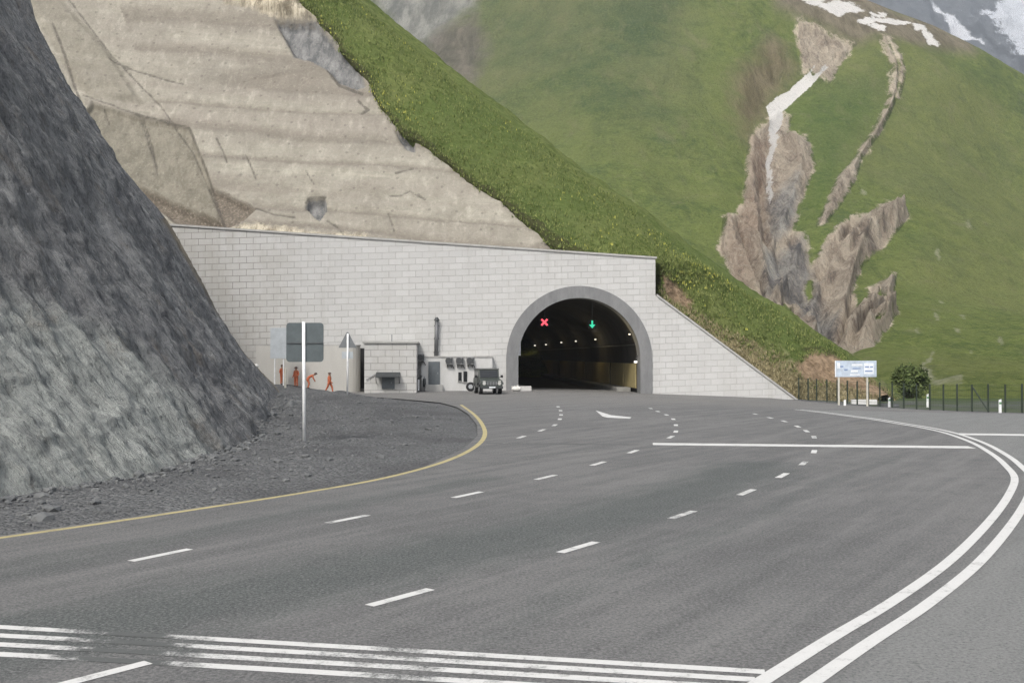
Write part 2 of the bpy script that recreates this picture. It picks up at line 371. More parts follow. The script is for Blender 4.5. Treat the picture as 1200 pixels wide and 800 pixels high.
def m_block():
    n = NB('pale_masonry'); uv = n.pos(uv=True); p = n.pos()
    b = n.N('ShaderNodeTexBrick'); n.L(uv, b.inputs['Vector']); b.offset = .5
    b.inputs['Scale'].default_value = 1; b.inputs['Brick Width'].default_value = 1.16; b.inputs['Row Height'].default_value = .545
    b.inputs['Mortar Size'].default_value = .028; b.inputs['Mortar Smooth'].default_value = .35; b.inputs['Bias'].default_value = 0
    n.L((.49, .49, .48), b.inputs['Color1']); n.L((.54, .54, .53), b.inputs['Color2'])
    old = n.mask(n.attr('old'), n.noise(p, .5, 6, .7), 5, 1.6)
    n.L(n.mix(old, n.mix(n.rng(n.noise(p, .55, 4, .6), .35, .65), (.455, .452, .443), (.37, .367, .36)), (.145, .14, .13)), b.inputs['Mortar'])
    d = n.noise(n.pos((1, 1, .25)), .8, 6, .7); e = n.noise(p, .13, 4, .6); f = n.noise(p, 9, 4, .7)
    c = n.mix(n.rng(d, .5, .7, 0, .35), b.outputs[0], (.40, .392, .37))
    c = n.mix(n.rng(e, .4, .65, 0, .25), c, (.53, .526, .51)); c = n.mix(n.rng(n.noise(n.pos((1, 1, .05)), .9, 6, .75), .54, .68, 0, .3), c, (.37, .36, .335))
    c = n.mix(n.math('MULTIPLY', old, n.rng(d, .35, .6, .15, .5)), c, (.36, .34, .30))
    c = n.mix(n.rng(f, .55, .8, 0, .25), c, (.42, .415, .4))
    h = n.math('ADD', n.math('MULTIPLY', b.outputs['Fac'], -1), n.math('MULTIPLY', f, .25))
    return n.out(c, .85, n.bump(h, .025, .7), 0, .25)
def m_concrete(name, a, b, sc=1.5):
    n = NB(name); p = n.pos(); v = n.noise(n.pos((1, 1, .3)), sc, 6, .7); f = n.noise(p, sc*8, 4, .7)
    c = n.mix(n.rng(v, .3, .7), a, b); c = n.mix(n.rng(f, .55, .8, 0, .35), c, a)
    return n.out(c, .85, n.bump(f, .01, .6), 0, .25)
def m_leaf(name, c0, c1, attr='tone'):
    n = NB(name); c = n.mix(n.attr(attr), c0, c1)
    return n.out(c, .8, None, 0, .15)
def emit(name, col, k):
    n = NB(name); n.out(tuple(min(1, v) for v in col), .5)
    n.L(col, n.b.inputs['Emission Color']); n.b.inputs['Emission Strength'].default_value = k
    return n.m

ASPH, GRAV, ROCK, SHOT = m_asphalt(), m_gravel(), m_rock(), m_shot()
MEAD, HILL, PEAK, BLOCK = m_grass_near(), m_hill(), m_snowpeak(), m_block()
WLINE = m_paint_line('white_road_paint', (.60, .60, .585), .575, .73)
YLINE = m_paint_line('yellow_road_paint', (.44, .38, .20), .54, .76)
RINGM = m_concrete('grey_render', (.165, .168, .172), (.235, .238, .24))
CONC = m_concrete('concrete', (.33, .325, .31), (.46, .455, .44))
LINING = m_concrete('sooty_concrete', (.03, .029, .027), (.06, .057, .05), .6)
TAN = m_concrete('tan_panel', (.30, .25, .12), (.42, .36, .19), .5)
CREAM = m_concrete('cream_render', (.465, .455, .425), (.52, .51, .475), .8)
WHITEP = m_concrete('white_render', (.48, .48, .47), (.58, .58, .57), 1)
SIGNB = paint('grey_sign_back', (.105, .125, .132), .5, .3)
POLE = paint('white_pole_paint', (.78, .79, .79), .5)
POSTC = paint('cream_post_paint', (.5, .48, .42), .6)
GALV = paint('galvanised_steel', (.30, .31, .32), .5, .5)
DARKST = paint('dark_steel', (.055, .06, .062), .55, .3)
DOORM = paint('grey_door_paint', (.11, .125, .135), .5)
BLACK = paint('black_rubber', (.018, .018, .019), .85)
GLASS = paint('dark_glass', (.012, .014, .016), .08, 0, .05, 3, .6)
JEEPM = paint('olive_grey_paint', (.065, .075, .068), .38, .1, .18, 2)
JEEPR = paint('faded_canvas_roof', (.13, .135, .13), .7)
CHROME = paint('dull_chrome', (.42, .43, .43), .3, .7)
LAMPG = paint('headlight_glass', (.55, .55, .52), .15, 0, .05, 3, .6)
ORANGE = paint('orange_workwear', (.46, .125, .055), .8, 0, .25, 5)
SKIN = paint('skin', (.36, .2, .13), .6)
BOOT = paint('dark_boots', (.03, .027, .025), .8)
HELM = paint('helmet_paint', (.10, .06, .05), .5)
BLUES = paint('faded_blue_sign', (.46, .53, .62), .5, 0, .2, 2)
BLUEL = paint('pale_blue_board', (.43, .465, .49), .5, 0, .1, 2)
SIGNW = paint('sign_white', (.72, .75, .78), .5)
SIGNI = paint('sign_ink_blue', (.18, .26, .45), .5)
FENCEM = paint('dark_green_fence_paint', (.035, .048, .034), .6, .2)
DELG = paint('green_reflector', (.12, .25, .13), .4)
BAGW = paint('white_sacking', (.62, .61, .58), .85)
ACM = paint('weathered_white_metal', (.24, .245, .245), .55, .1)
ACD = paint('dark_grille', (.07, .072, .075), .6, .2)
LEAFD = m_leaf('dark_leaves', (.045, .068, .02), (.13, .165, .06))
TUFT = m_leaf('grass_tufts', (.06, .09, .02), (.26, .29, .10))
FLOW = m_leaf('yellow_petals', (.36, .37, .07), (.52, .50, .13))
DRYT = m_leaf('dry_tufts', (.2, .17, .09), (.42, .37, .22))
BARK = paint('bark', (.09, .07, .05), .9)

# ------------------------------------------------------------------ world, light
EL, AZ = 48, 206                                      # sun elevation; azimuth it shines from, clockwise from +Y (ahead)
w = bpy.data.worlds.new('World'); SC.world = w; w.use_nodes = True
nt = w.node_tree; bg = nt.nodes['Background']
sky = nt.nodes.new('ShaderNodeTexSky'); sky.sky_type = 'NISHITA'; sky.sun_disc = False
sky.sun_elevation = R(EL); sky.sun_rotation = R(AZ); sky.dust_density = 4.5; sky.air_density = 1.0; sky.ozone_density = .6
hs = nt.nodes.new('ShaderNodeHueSaturation'); hs.inputs['Saturation'].default_value = .4
nt.links.new(sky.outputs[0], hs.inputs['Color']); nt.links.new(hs.outputs[0], bg.inputs[0]); bg.inputs[1].default_value = .13
sl = bpy.data.lights.new('sun', 'SUN'); sl.energy = 1.5; sl.angle = R(10); sl.color = (1, .955, .89)
so = bpy.data.objects.new('sun', sl); COL.objects.link(so)
dirv = Vector((math.sin(R(AZ))*math.cos(R(EL)), math.cos(R(AZ))*math.cos(R(EL)), math.sin(R(EL))))
so.rotation_euler = dirv.to_track_quat('Z', 'Y').to_euler(); so.location = dirv*300+Vector((0, 0, 50))
SC.view_settings.view_transform = 'Standard'; SC.view_settings.look = 'None'; SC.view_settings.exposure = .8; SC.view_settings.gamma = 1
SC.view_settings.use_curve_mapping = False
SC.cycles.use_denoising = True; SC.cycles.denoising_prefilter = 'NONE'

# ------------------------------------------------------------------ ground sheet
xs = np.unique(np.concatenate([np.linspace(-3000, -60, 14), np.linspace(-60, -22, 40), np.linspace(-22, 2, 160), np.linspace(2, 60, 60), np.linspace(60, 3000, 14)]))
ys = np.unique(np.concatenate([np.linspace(-300, -10, 8), np.linspace(-10, 10, 14), np.linspace(10, 100, 260), np.linspace(100, 200, 40), np.linspace(200, 5000, 14)]))
X, Y = np.meshgrid(xs, ys, indexing='ij')
Z = soil(X.ravel(), Y.ravel())
inroad = (X.ravel() > left(Y.ravel())+.2) & (X.ravel() < right(Y.ravel())-.3) & (Y.ravel() < 98) & (Y.ravel() > -9)
Z = np.where(inroad, Z-.12, Z)
px_, py_ = project(np.stack([X.ravel(), Y.ravel(), Z], -1))
grassy = np.where(Y.ravel() > 95, 3., -3.) + np.where(X.ravel() > right(Y.ravel())+3.5, 3., 0)
grassy = np.where((X.ravel() < 15), -3, grassy)
tag(npmesh('ground', np.stack([X.ravel(), Y.ravel(), Z], -1), gridfaces(len(xs), len(ys)), GRAV, {'grassy': grassy}), kind='structure')

# ------------------------------------------------------------------ road
ry = np.linspace(-8, 97.5, 212); nt_ = 130
t = np.linspace(0, 1, nt_)**1.0
RX = left(ry)[:, None]+(right(ry)-left(ry))[:, None]*t[None]; RY = np.repeat(ry[:, None], nt_, 1)
RZ = g(RX, RY)
def pl(pts): return [gnd(*p) for p in pts]
dbl = pl([(890, 800), (975, 747), (1050, 702), (1115, 655), (1160, 610), (1182, 580), (1189, 560), (1179, 546), (1164, 533), (1140, 519), (1110, 508), (1080, 501), (1050, 496), (1020, 491), (990, 487), (960, 483), (930, 479.5)])
pre = dbl[0]-(dbl[1]-dbl[0])*1.2; dblx = [pre]+dbl
tr1 = [(v.x, v.y) for v in pl([(-120, 775), (0, 748), (150, 722), (300, 690), (430, 668), (560, 640), (680, 612), (780, 585), (850, 562), (890, 545)])]
tr2 = [(v.x, v.y) for v in pl([(-200, 700), (0, 672), (200, 632), (350, 600), (470, 580), (570, 560)])]
fx, fy = RX.ravel(), RY.ravel()
dpoly = [(v.x, v.y) for v in dblx]
side = sdist(dpoly+[(80, dpoly[-1][1]), (80, dpoly[0][1])], fx, fy)
tr3 = [(v.x, v.y) for v in pl([(500, 800), (620, 720), (760, 650), (900, 595), (1000, 555), (1040, 535)])]
track = np.maximum.reduce([.95-ldist(tr1, fx, fy)*.85, .25-ldist(tr2, fx, fy)*1.0, .0-ldist(tr3, fx, fy)*1.2])
track = np.maximum(track, .6-ldist([(v.x, v.y) for v in pl([(-60, 770), (60, 757), (160, 752), (215, 750)])], fx, fy)*1.6)
dust = sstep(58, 74, fy)*.8*(1-sstep(86, 92, fy)*.5)
road = npmesh('road', np.stack([fx, fy, RZ.ravel()], -1), gridfaces(len(ry), nt_)[:, ::-1], ASPH,
              {'track': track, 'pale': np.clip(side, -3, 3)-.4, 'dust': dust})
tag(road, kind='structure')

def densify(pts, step=.4):
    A = np.array([list(p) for p in pts]); S = crom(A, max(len(A)*24, 40))
    d = np.concatenate([[0], np.cumsum(np.linalg.norm(np.diff(S[:, :2], axis=0), axis=1))])
    q = np.arange(0, d[-1], step); return np.stack([np.interp(q, d, S[:, k]) for k in range(2)], -1)
def strip(name, XY, width, mat, off=0., lift=.004, wear=None):
    XY = np.asarray(XY); T = np.gradient(XY, axis=0); T /= np.linalg.norm(T, axis=1, keepdims=True)+1e-9
    Nn = np.stack([T[:, 1], -T[:, 0]], -1); k = 4; V = []; W = []
    for q in range(len(XY)):
        for c in np.linspace(-.5, .5, k):
            x, y = XY[q]+Nn[q]*(off+c*width); V.append((x, y, float(g(x, y))+lift)); W.append(0 if wear is None else wear(x, y))
    return npmesh(name, V, gridfaces(len(XY), k)[:, ::-1], mat, {'wear': W}, road)
def multi(name, parts, mat, lift=.0055):               # several painted pieces of one line
    V, F, W = [], [], []
    for poly, wv in parts:
        b = len(V)
        for v in poly: V.append((v[0], v[1], float(g(v[0], v[1]))+lift)); W.append(wv)
        F.append([b, b+1, b+2, b+3])
    return npmesh(name, V, F, mat, {'wear': W}, road)
yl = pl([(-90, 643), (0, 630), (120, 613), (240, 595), (350, 578), (450, 560), (520, 541), (556, 524), (568, 510), (565, 497), (555, 485), (540, 474)])
strip('edge_line', densify(yl), .17, YLINE)
D_ = densify(dblx, .3)
strip('centre_line', D_, .17, WLINE, lift=.007)
strip('centre_line', D_, .17, WLINE, off=.38, lift=.007)
def dashes(centres, width=.145, length=1.1):
    A = np.array([list(v) for v in pl(centres)])[:, :2]; T = np.gradient(A, axis=0); T /= np.linalg.norm(T, axis=1, keepdims=True)
    out = []
    for q in range(len(A)):
        n_ = np.array([T[q, 1], -T[q, 0]]); far = A[q, 1]/60
        w2 = width*(1+.3*min(far, 1)); l2 = length
        out.append(([A[q]-T[q]*l2/2-n_*w2/2, A[q]-T[q]*l2/2+n_*w2/2, A[q]+T[q]*l2/2+n_*w2/2, A[q]+T[q]*l2/2-n_*w2/2], random.uniform(-.02, .1)))
    return out
multi('lane_line', dashes([(-90, 712), (189, 650), (408, 608), (548, 579.5), (640, 559), (701, 543), (742, 529), (786, 512), (792, 505.5), (792, 498), (789, 491), (781, 486), (771, 482), (762.5, 478.5)]), WLINE)
multi('lane_line', dashes([(112, 792), (470, 699.5), (678, 641), (800, 603), (875, 576.6), (917, 557), (941.6, 542.7), (954, 529), (954, 512), (945, 505), (934.6, 499.6), (919, 493.5), (902.5, 489.5), (885, 485)]), WLINE, .006)
multi('lane_line', dashes([(611, 512), (635, 504), (650, 498), (656, 491), (657.5, 486), (657, 481), (654, 476.5)]), WLINE)
def wear_rumble(x, y):                                # rubbed away where the wheels run
    u, v_ = project(np.array([[x, y, 0.]]))
    return float(.26*math.exp(-((u[0]-150)/75)**2) + .10*math.exp(-((u[0]-470)/60)**2) + .03)
for a, b, c in (((-60, 731), (300, 751.5), (905, 787.5)), ((-60, 741), (300, 761), (894, 796.5)), ((-60, 751.5), (300, 771.5), (880, 806)), ((-60, 763), (300, 783), (865, 817))):
    strip('rumble_line', densify(pl([a, b, c]), .12), .145, WLINE, wear=wear_rumble)
strip('stop_line', densify(pl([(765, 520), (950, 522), (1146, 524)])), .85, WLINE)
strip('stop_line', densify(pl([(1126, 508.5), (1200, 509.5), (1300, 511)])), .9, WLINE)
strip('stop_line', densify(pl([(570, 519), (660, 520), (760, 521)])), .25, WLINE, wear=lambda x, y: .27)
ar = [(698, 481), (716, 486.5), (740, 489), (738, 490.6), (712, 489.5), (706, 488)]
V = [gnd(*p) for p in ar]; V = [(v.x, v.y, v.z+.014) for v in V]
arm = MB(); arm.b.faces.new([arm.b.verts.new(v) for v in V][::-1]); bmesh.ops.recalc_face_normals(arm.b, faces=arm.b.faces[:])
for f in arm.b.faces:
    if f.normal.z < 0: f.normal_flip()
arm.build('turn_arrow', WLINE, road)

# ------------------------------------------------------------------ portal wall frame of reference
WA = R(4.0); WO = Vector((5.5, 90, 0)); WU = Vector((math.cos(WA), math.sin(WA), 0)); WN = Vector((-math.sin(WA), math.cos(WA), 0))
def wpx(px, py, out=0.):                              # pixel -> (s, z) on the wall face pushed 'out' metres to the viewer
    x, y, z = ray(px, py); d = Vector((x, y, z)); o = Vector((0, 0, CAM_H))
    q = (WO-WN*out-o).dot(WN)/d.dot(WN); h = o+d*q
    return (h-WO).dot(WU), h.z
def wpt(s, z, out=0.): return WO+WU*s-WN*out+Vector((0, 0, z))
portal = thing('tunnel_portal', WO, 'pale masonry tunnel portal wall with grey arch and sloping right wing', 'tunnel', WA)
s_c, z_sp = wpx(679, 421); RI, RO = 5.4, 6.45
sL = wpx(120, 260)[0]; zL = wpx(120, 259.3)[1]; sS, zS = wpx(768, 303); zS2 = wpx(768, 346)[1]; sE, zE = wpx(933, 469)
def ztop(s): return zL+(zS-zL)*(s-sL)/(sS-sL)
def arch(r, n=48, base=-.9):
    pts = [(s_c-r, base)]
    for q in range(n+1):
        a = math.pi-math.pi*q/n; pts.append((s_c+r*math.cos(a), z_sp+r*math.sin(a)))
    return pts+[(s_c+r, base)]
RW = 5.9
b = bmesh.new(); uvl = b.loops.layers.uv.new('UVMap'); fl = []
def face(pts):
    f = b.faces.new([b.verts.new((s, 0, z)) for s, z in pts]); fl.append(f)
nseg = 24
for q in range(nseg):
    a0 = sL+(s_c-RW-sL)*q/nseg; a1 = sL+(s_c-RW-sL)*(q+1)/nseg
    face([(a0, -1), (a1, -1), (a1, ztop(a1)), (a0, ztop(a0))])
ap = arch(RW)[1:-1]
for (s0, z0), (s1, z1) in zip(ap[:-1], ap[1:]):
    face([(s0, z0), (s1, z1), (s1, ztop(s1)), (s0, ztop(s0))])
face([(s_c+RW, -1.5), (sS, -1.5), (sS, zS2), (sS, zS), (s_c+RW, ztop(s_c+RW))])
face([(sS, -1.5), (sE, -1.5), (sE, zE), (sS, zS2)])
bmesh.ops.remove_doubles(b, verts=b.verts[:], dist=.001)
bmesh.ops.recalc_face_normals(b, faces=b.faces[:])
if b.faces[:][0].normal.y > 0: bmesh.ops.reverse_faces(b, faces=b.faces[:])
q = bmesh.ops.extrude_face_region(b, geom=b.faces[:]); nv = [v for v in q['geom'] if isinstance(v, bmesh.types.BMVert)]
bmesh.ops.translate(b, vec=(0, 1.1, 0), verts=nv)
bmesh.ops.recalc_face_normals(b, faces=b.faces[:])
for f in b.faces:
    for l in f.loops: l[uvl].uv = (l.vert.co.x + l.vert.co.y, l.vert.co.z + .035*l.vert.co.x*-1)
wm = MB(); wm.b.free(); wm.b = b
wall = wm.build('wall', BLOCK, portal)
at = wall.data.attributes.new('old', 'FLOAT', 'POINT')
co = np.empty(len(wall.data.vertices)*3, np.float32); wall.data.vertices.foreach_get('co', co); co = co.reshape(-1, 3)
at.data.foreach_set('value', (3.2-(co[:, 0]-wpx(205, 300)[0])*.36-(co[:,2]-6)*.12).astype(np.float32))
cp = MB()                                             # copings: slabs 0.18 thick sitting on the wall
def slab(s0, z0, s1, z1, th=.17):
    c = MB(); c.prism([(s0, -.1, z0+.003), (s1, -.1, z1+.003), (s1, -.1, z1+th), (s0, -.1, z0+th)], (0, 1.3, 0)); return c
cp = slab(sL, zL, sS+.12, ztop(sS+.12)); cp.build('coping', CONC, portal)
slab(sS+.12, zS2-.12*((zS2-zE)/(sE-sS)), sE+.1, zE-.1*((zS2-zE)/(sE-sS)), .2).build('coping', CONC, portal)
slab(sS+.003, zS2, sS+.003+.16, zS2, .001).b.free()
# arch ring
b = bmesh.new(); oi, oo = arch(RI), arch(RO)
for q in range(len(oi)-1):
    b.faces.new([b.verts.new((s, -.16, z)) for s, z in (oo[q], oo[q+1], oi[q+1], oi[q])])
bmesh.ops.remove_doubles(b, verts=b.verts[:], dist=.001)
q = bmesh.ops.extrude_face_region(b, geom=b.faces[:]); nv = [v for v in q['geom'] if isinstance(v, bmesh.types.BMVert)]
bmesh.ops.translate(b, vec=(0, 1.6, 0), verts=nv); bmesh.ops.recalc_face_normals(b, faces=b.faces[:])
wm = MB(); wm.b.free(); wm.b = b; wm.build('arch_ring', RINGM, portal)
# lining
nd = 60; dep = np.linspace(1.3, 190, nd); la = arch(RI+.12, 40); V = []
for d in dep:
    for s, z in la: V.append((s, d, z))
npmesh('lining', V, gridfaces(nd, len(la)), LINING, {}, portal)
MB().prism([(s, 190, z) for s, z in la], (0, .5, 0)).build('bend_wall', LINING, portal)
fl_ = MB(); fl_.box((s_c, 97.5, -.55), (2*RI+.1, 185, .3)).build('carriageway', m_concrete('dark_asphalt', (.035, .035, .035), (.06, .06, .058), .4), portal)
for sgn in (1, -1):
    MB().box((s_c+sgn*(RI-.75), 96, -.2), (1.3, 184, .62), bev=.03).build('kerb_walkway', m_concrete('kerb_concrete', (.2, .2, .19), (.3, .3, .28)), portal)
# tan wall panels on the right side wall, with refuge slots
for d0, d1 in ((1.7, 7.6), (7.85, 15.2), (16.2, 33), (34, 60), (61, 100)):
    MB().box((s_c+RI-.06, (d0+d1)/2, 1.22), (.1, d1-d0, 2.2)).build('side_panel', TAN, portal)
    MB().box((s_c-RI+.06, (d0+d1)/2, 1.22), (.1, d1-d0, 2.2)).build('side_panel', TAN, portal)
MB().tube((s_c+RI-.1, 1.4, 4.0), (s_c+RI-.1, 100, 4.0), .07).build('cable_tray', DARKST, portal)

# lane signals, lamps inside
def in_tunnel(px, py, depth):                         # local coordinates of a pixel at a depth inside
    s, z = wpx(px, py, -depth); return s, depth, z
def lane_signal(px, py, depth, col, shape, label):
    s, d, z = in_tunnel(px, py, depth); o = thing('lane_signal', wpt(s, z, -d), label, 'traffic signal', WA, 'lane signals hanging in the tunnel mouth')
    MB().box((0, .09, 0), (.82, .16, .82), bev=.03).build('housing', BLACK, o)
    zc = z_sp+math.sqrt(max(RI**2-(s-s_c)**2, .1))+.1
    MB().tube((0, .1, .41), (0, .1, max(zc-z, .6)), .035).build('hanger', DARKST, o)
    e = MB()
    if shape == 'x':
        for a in (45, -45): e.box((0, -.012 if a > 0 else -.016, 0), (.78, .02, .17), (R(a), 'Y'))
    else:
        e.box((0, -.012, .1), (.16, .02, .5)); e.prism([(-.3, -.02, -.02), (.3, -.02, -.02), (0, -.02, -.36)], (0, .012, 0))
    e.build('cross' if shape == 'x' else 'arrow', col, o)
lane_signal(638, 377.5, 4, emit('red_signal', (1, .1, .14), .8), 'x', 'red lit cross signal hanging under the tunnel roof')
lane_signal(694, 380, 4, emit('green_signal', (.05, .7, .42), .45), 'a', 'green lit arrow signal hanging under the tunnel roof')
LAMP = emit('lamp_glow', (1, .93, .78), .55)
nth = ['nearest to the tunnel mouth', 'second from the tunnel mouth', 'third from the tunnel mouth', 'fourth from the tunnel mouth', 'fifth from the tunnel mouth', 'deepest one in the tunnel']
for k, (px, py) in enumerate([(738, 391), (698, 397), (675, 399), (658, 400.5), (640, 403), (627, 404)]):
    # on the right-hand haunch: depth solved so that the lamp sits just off the lining
    best = min(np.arange(1.5, 150, .25), key=lambda d: abs(math.hypot(wpx(px, py, -d)[0]-s_c, max(wpx(px, py, -d)[1]-z_sp, 0))-(RI-.12)))
    s, d, z = in_tunnel(px, py, float(best)); o = thing('tunnel_lamp', wpt(s, z, -d), 'small lit lamp on the tunnel side wall, '+nth[k], 'lamp', WA, 'row of lamps along the tunnel wall')
    sc = 1+d/90
    MB().box((.02, 0, .07), (.16, .5, .08*sc), bev=.01).build('housing', DARKST, o)
    ld = bpy.data.lights.new('panel_fill', 'POINT'); ld.energy = 70; ld.color = (1, .80, .45); ld.shadow_soft_size = .15  # added light, set off the lamp to brighten the tan panels
    lo = bpy.data.objects.new('panel_fill', ld); link(lo, o); ld.energy = 34 if d < 30 else 12; lo.location = (-1.3, -.2, -.5)
    MB().box((-.03, -.02, -.05*sc), (.14*sc, .36, .11*sc), bev=.03).build('diffuser', LAMP, o)
s, d, z = in_tunnel(744.5, 424, 1.0)
o = thing('camera_box', wpt(s, z, -.9), 'small white floodlight on the right side of the tunnel mouth', 'videocamera', WA)
MB().box((0, 0, 0), (.3, .25, .2), bev=.02).build('housing', POLE, o); MB().box((0, -.14, 0), (.22, .02, .13)).build('lens', emit('lens_glow', (1, .98, .9), .9), o)  # the camera lens glows by its material, it is no lamp
MB().tube((.0, .05, .1), (.3, .1, .75), .03).build('bracket', DARKST, o)
s, d, z = in_tunnel(608.5, 409, 1.5)
o = thing('notice_board', wpt(s-.05, z, -.9), 'narrow white board fixed to the left tunnel jamb', 'board', WA)
MB().box((0, 0, 0), (.22, .5, 1.15), bev=.02).build('panel', POLE, o); MB().box((-.18, 0, 0), (.16, .1, .4)).build('bracket', DARKST, o)

# ------------------------------------------------------------------ shotcrete slope above the wall
def cdep(px, py): return 91+(290-py)*.082+(px-400)*.004-(max(0, 195-px)*.022)
BY = np.array([-90, -30, 0, 12, 30, 95, 125, 150, 200, 245, 275, 302, 340]); BX = np.array([295, 318, 345, 362, 381, 432, 448, 470, 537, 601, 640, 679, 740])
def bx(py): return np.interp(py, BY, BX)
cols = [-80, 0, 60, 120, 180, 240, 300, 380, 460, 540, 620, 700, 780]; fr = [0, .12, .3, .5, .7, .88, 1]
ctrl = []
for px in cols:
    b0 = 262+(px-205)*.062+14; row = []
    for f in fr:
        py = b0+(-95-b0)*f; row.append(P(px, py, cdep(px, py)))
    ctrl.append(row)
NU, NV = 420, 250
S, Nn = patch(ctrl, NU, NV); B0 = S.reshape(-1, 3); nn = Nn.reshape(-1, 3)
if nn[:, 1].mean() > 0: nn = -nn
px_, py_ = project(B0)
vv = np.tile(np.linspace(0, 1, NV), NU)
zz = vv*11.2+.22*fbm(B0, .06, 5, 5)+.0007*(px_-300)+.35*np.sin(vv*17)+.22*np.sin(vv*41+1); k = np.floor(zz); fr_ = zz-k
main = sstep(150, 200, px_+(260-py_)*.35-60)
saw = (fr_**1.5)*.2*main*(.4+.6*sstep(-.2,.4,fbm(B0,.08,3,17)))
disp = saw + fbm(B0, .09, 3, 11)*.3 + fbm(B0, .6, 4, 13)*.10 + fbm(B0, (2.2, 2.2, 1), 3, 15)*.07
panel = np.maximum(sdist([(108, 118), (165, 136), (222, 150), (243, 200), (263, 264), (190, 248), (160, 220), (128, 180), (100, 130)], px_, py_), -40)
upper = sdist([(-90, -90), (60, -90), (72, 0), (128, 62), (168, 122), (108, 112), (90, 100), (30, 0)], px_, py_)
grey = np.maximum(sdist([(322, 24), (352, 28), (372, 28), (392, 50), (412, 68), (430, 100), (418, 104), (398, 96), (384, 80), (364, 70), (345, 66), (334, 44)], px_, py_), sdist([(362, 232), (381, 231), (383, 246), (374, 258), (366, 250), (358, 241)], px_, py_)*2)
grey = np.maximum(grey, sdist([(462, 150), (485, 165), (487, 180), (476, 176), (468, 162)], px_, py_)*1.5)
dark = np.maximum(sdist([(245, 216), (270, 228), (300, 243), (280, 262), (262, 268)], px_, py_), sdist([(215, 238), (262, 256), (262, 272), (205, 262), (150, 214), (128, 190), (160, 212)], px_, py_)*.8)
pale = np.maximum(sdist([(262, -90), (340, -90), (352, 6), (372, 24), (330, 22), (290, 8), (262, 2)], px_, py_), sdist([(270, 266), (300, 262), (335, 268), (380, 274), (430, 276), (420, 290), (260, 280)], px_, py_)*.8)
crack_and_shade = np.maximum.reduce([1.0-ldist(l, px_, py_) for l in ([(66, -20), (128, 62), (186, 122), (226, 176), (264, 262)], [(128, 70), (150, 80), (185, 92), (215, 100)], [(98, 110), (120, 118), (168, 136), (222, 150), (243, 202), (262, 262)],
    [(62, 30), (74, 62), (86, 98), (97, 126)], [(63, 31), (76, 64), (88, 100), (98, 127)], [(166, 140), (175, 168), (184, 192)], [(169, 140), (178, 168), (184, 200)], [(122, 124), (128, 140)], [(254, 163), (262, 178), (266, 190)], [(288, 180), (300, 208)], [(359, 200), (368, 215)], [(328, 34), (342, 56), (352, 66)], [(358, 236), (362, 230), (382, 230)], [(383, 258), (396, 266), (402, 274)], [(455, 250), (462, 270)], [(478, 154), (486, 170)], [(300, 243), (320, 250), (345, 254)],  # first two lines: shade of the gap by the rock, painted dark
    [(456, 230), (470, 229), (480, 224), (498, 233)], [(464, 204), (484, 199)])])
crack_and_shade = np.maximum(crack_and_shade, np.maximum(1.5-ldist([(420, 118), (426, 124), (432, 128), (424, 132)], px_, py_), 1.8-ldist([(384, 82), (398, 100), (424, 110)], px_, py_)))
disp -= .5*sstep(-1, 3, panel)+.9*sstep(-2, 4, grey)+.7*sstep(-2, 5, dark)+.1*sstep(-1.5, 1, crack_and_shade)
disp += 1.0*sstep(-3, 8, pale)*(py_ < 60)*(.4+fbm(B0, .35, 4, 21, True))
disp += .25*sstep(0, 6, upper)
PT = B0+nn*disp[:, None]
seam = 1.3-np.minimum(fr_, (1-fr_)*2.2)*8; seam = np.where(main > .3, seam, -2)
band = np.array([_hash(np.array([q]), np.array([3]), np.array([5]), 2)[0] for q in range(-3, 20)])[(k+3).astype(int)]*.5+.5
keep = px_ < bx(py_)+7+3*fbm(B0, .4, 3, 8)
F4 = gridfaces(NU, NV); F4 = F4[keep[F4].all(1)]
slope = npmesh('concrete_slope', PT, F4, SHOT, {'seam': seam, 'band': band, 'under': sstep(.5, 1, fr_)*main, 'panel': np.maximum(panel, np.minimum(upper*.6, .1)), 'grey': grey, 'dark': dark, 'palerock': pale, 'crack_and_shade': crack_and_shade})
tag(slope, kind='structure')

# ------------------------------------------------------------------ near green spur
low = [(312, -30), (345, 0), (381, 30), (432, 95), (470, 150), (537, 200), (601, 245), (676, 301), (772, 312), (778, 354), (842, 405), (902, 450), (940, 478), (1000, 487)]
top = [((382, -30), 123), ((415, 0), 121.5), ((460, 36), 119.5), ((530, 95), 115.5), ((600, 148), 111.5), ((680, 205), 108), ((740, 250), 104.5), ((803, 298), 101.5), ((862, 337), 100), ((893, 356), 99.2), ((932, 383), 98.6), ((979, 412), 98), ((1012, 440), 97), ((1050, 470), 96)]
ctrl = []
for (a, ((tx, ty), D)) in zip(low, top):
    d0 = cdep(*a)-.5 if a[1] < 303 and a[0] < 690 else {772: 92.6, 778: 92.6, 842: 92.9, 902: 93.2, 940: 93.6, 1000: 93}[a[0]]
    A = P(*a, d0); T = P(tx, ty, D); Mi = A.lerp(T, .5)+Vector((.3, -.9, 1.0)); Q = A.lerp(T, .15)+Vector((0, -.4, .35))
    ctrl.append([A+Vector((0, 2.5, -1.8)), A, Q, Mi, T, T+Vector((7, 8, -3)), T+Vector((22, 18, -22))])
NU, NV = 520, 190
S, Nn = patch(ctrl, NU, NV); B0 = S.reshape(-1, 3); nn = Nn.reshape(-1, 3)
if nn[:, 2].mean() < 0: nn = -nn
px_, py_ = project(B0); vN = np.tile(np.linspace(0, 6, NV), NU)
lowv = sstep(.3, 1, vN)*sstep(2.2, 1.1, vN)*(py_ < 300)
B0 = B0+lowv[:, None]*np.stack([fbm(B0, .3, 5, 36)*.8-.15, 0*vN, fbm(B0, .3, 5, 36)*.5], -1)
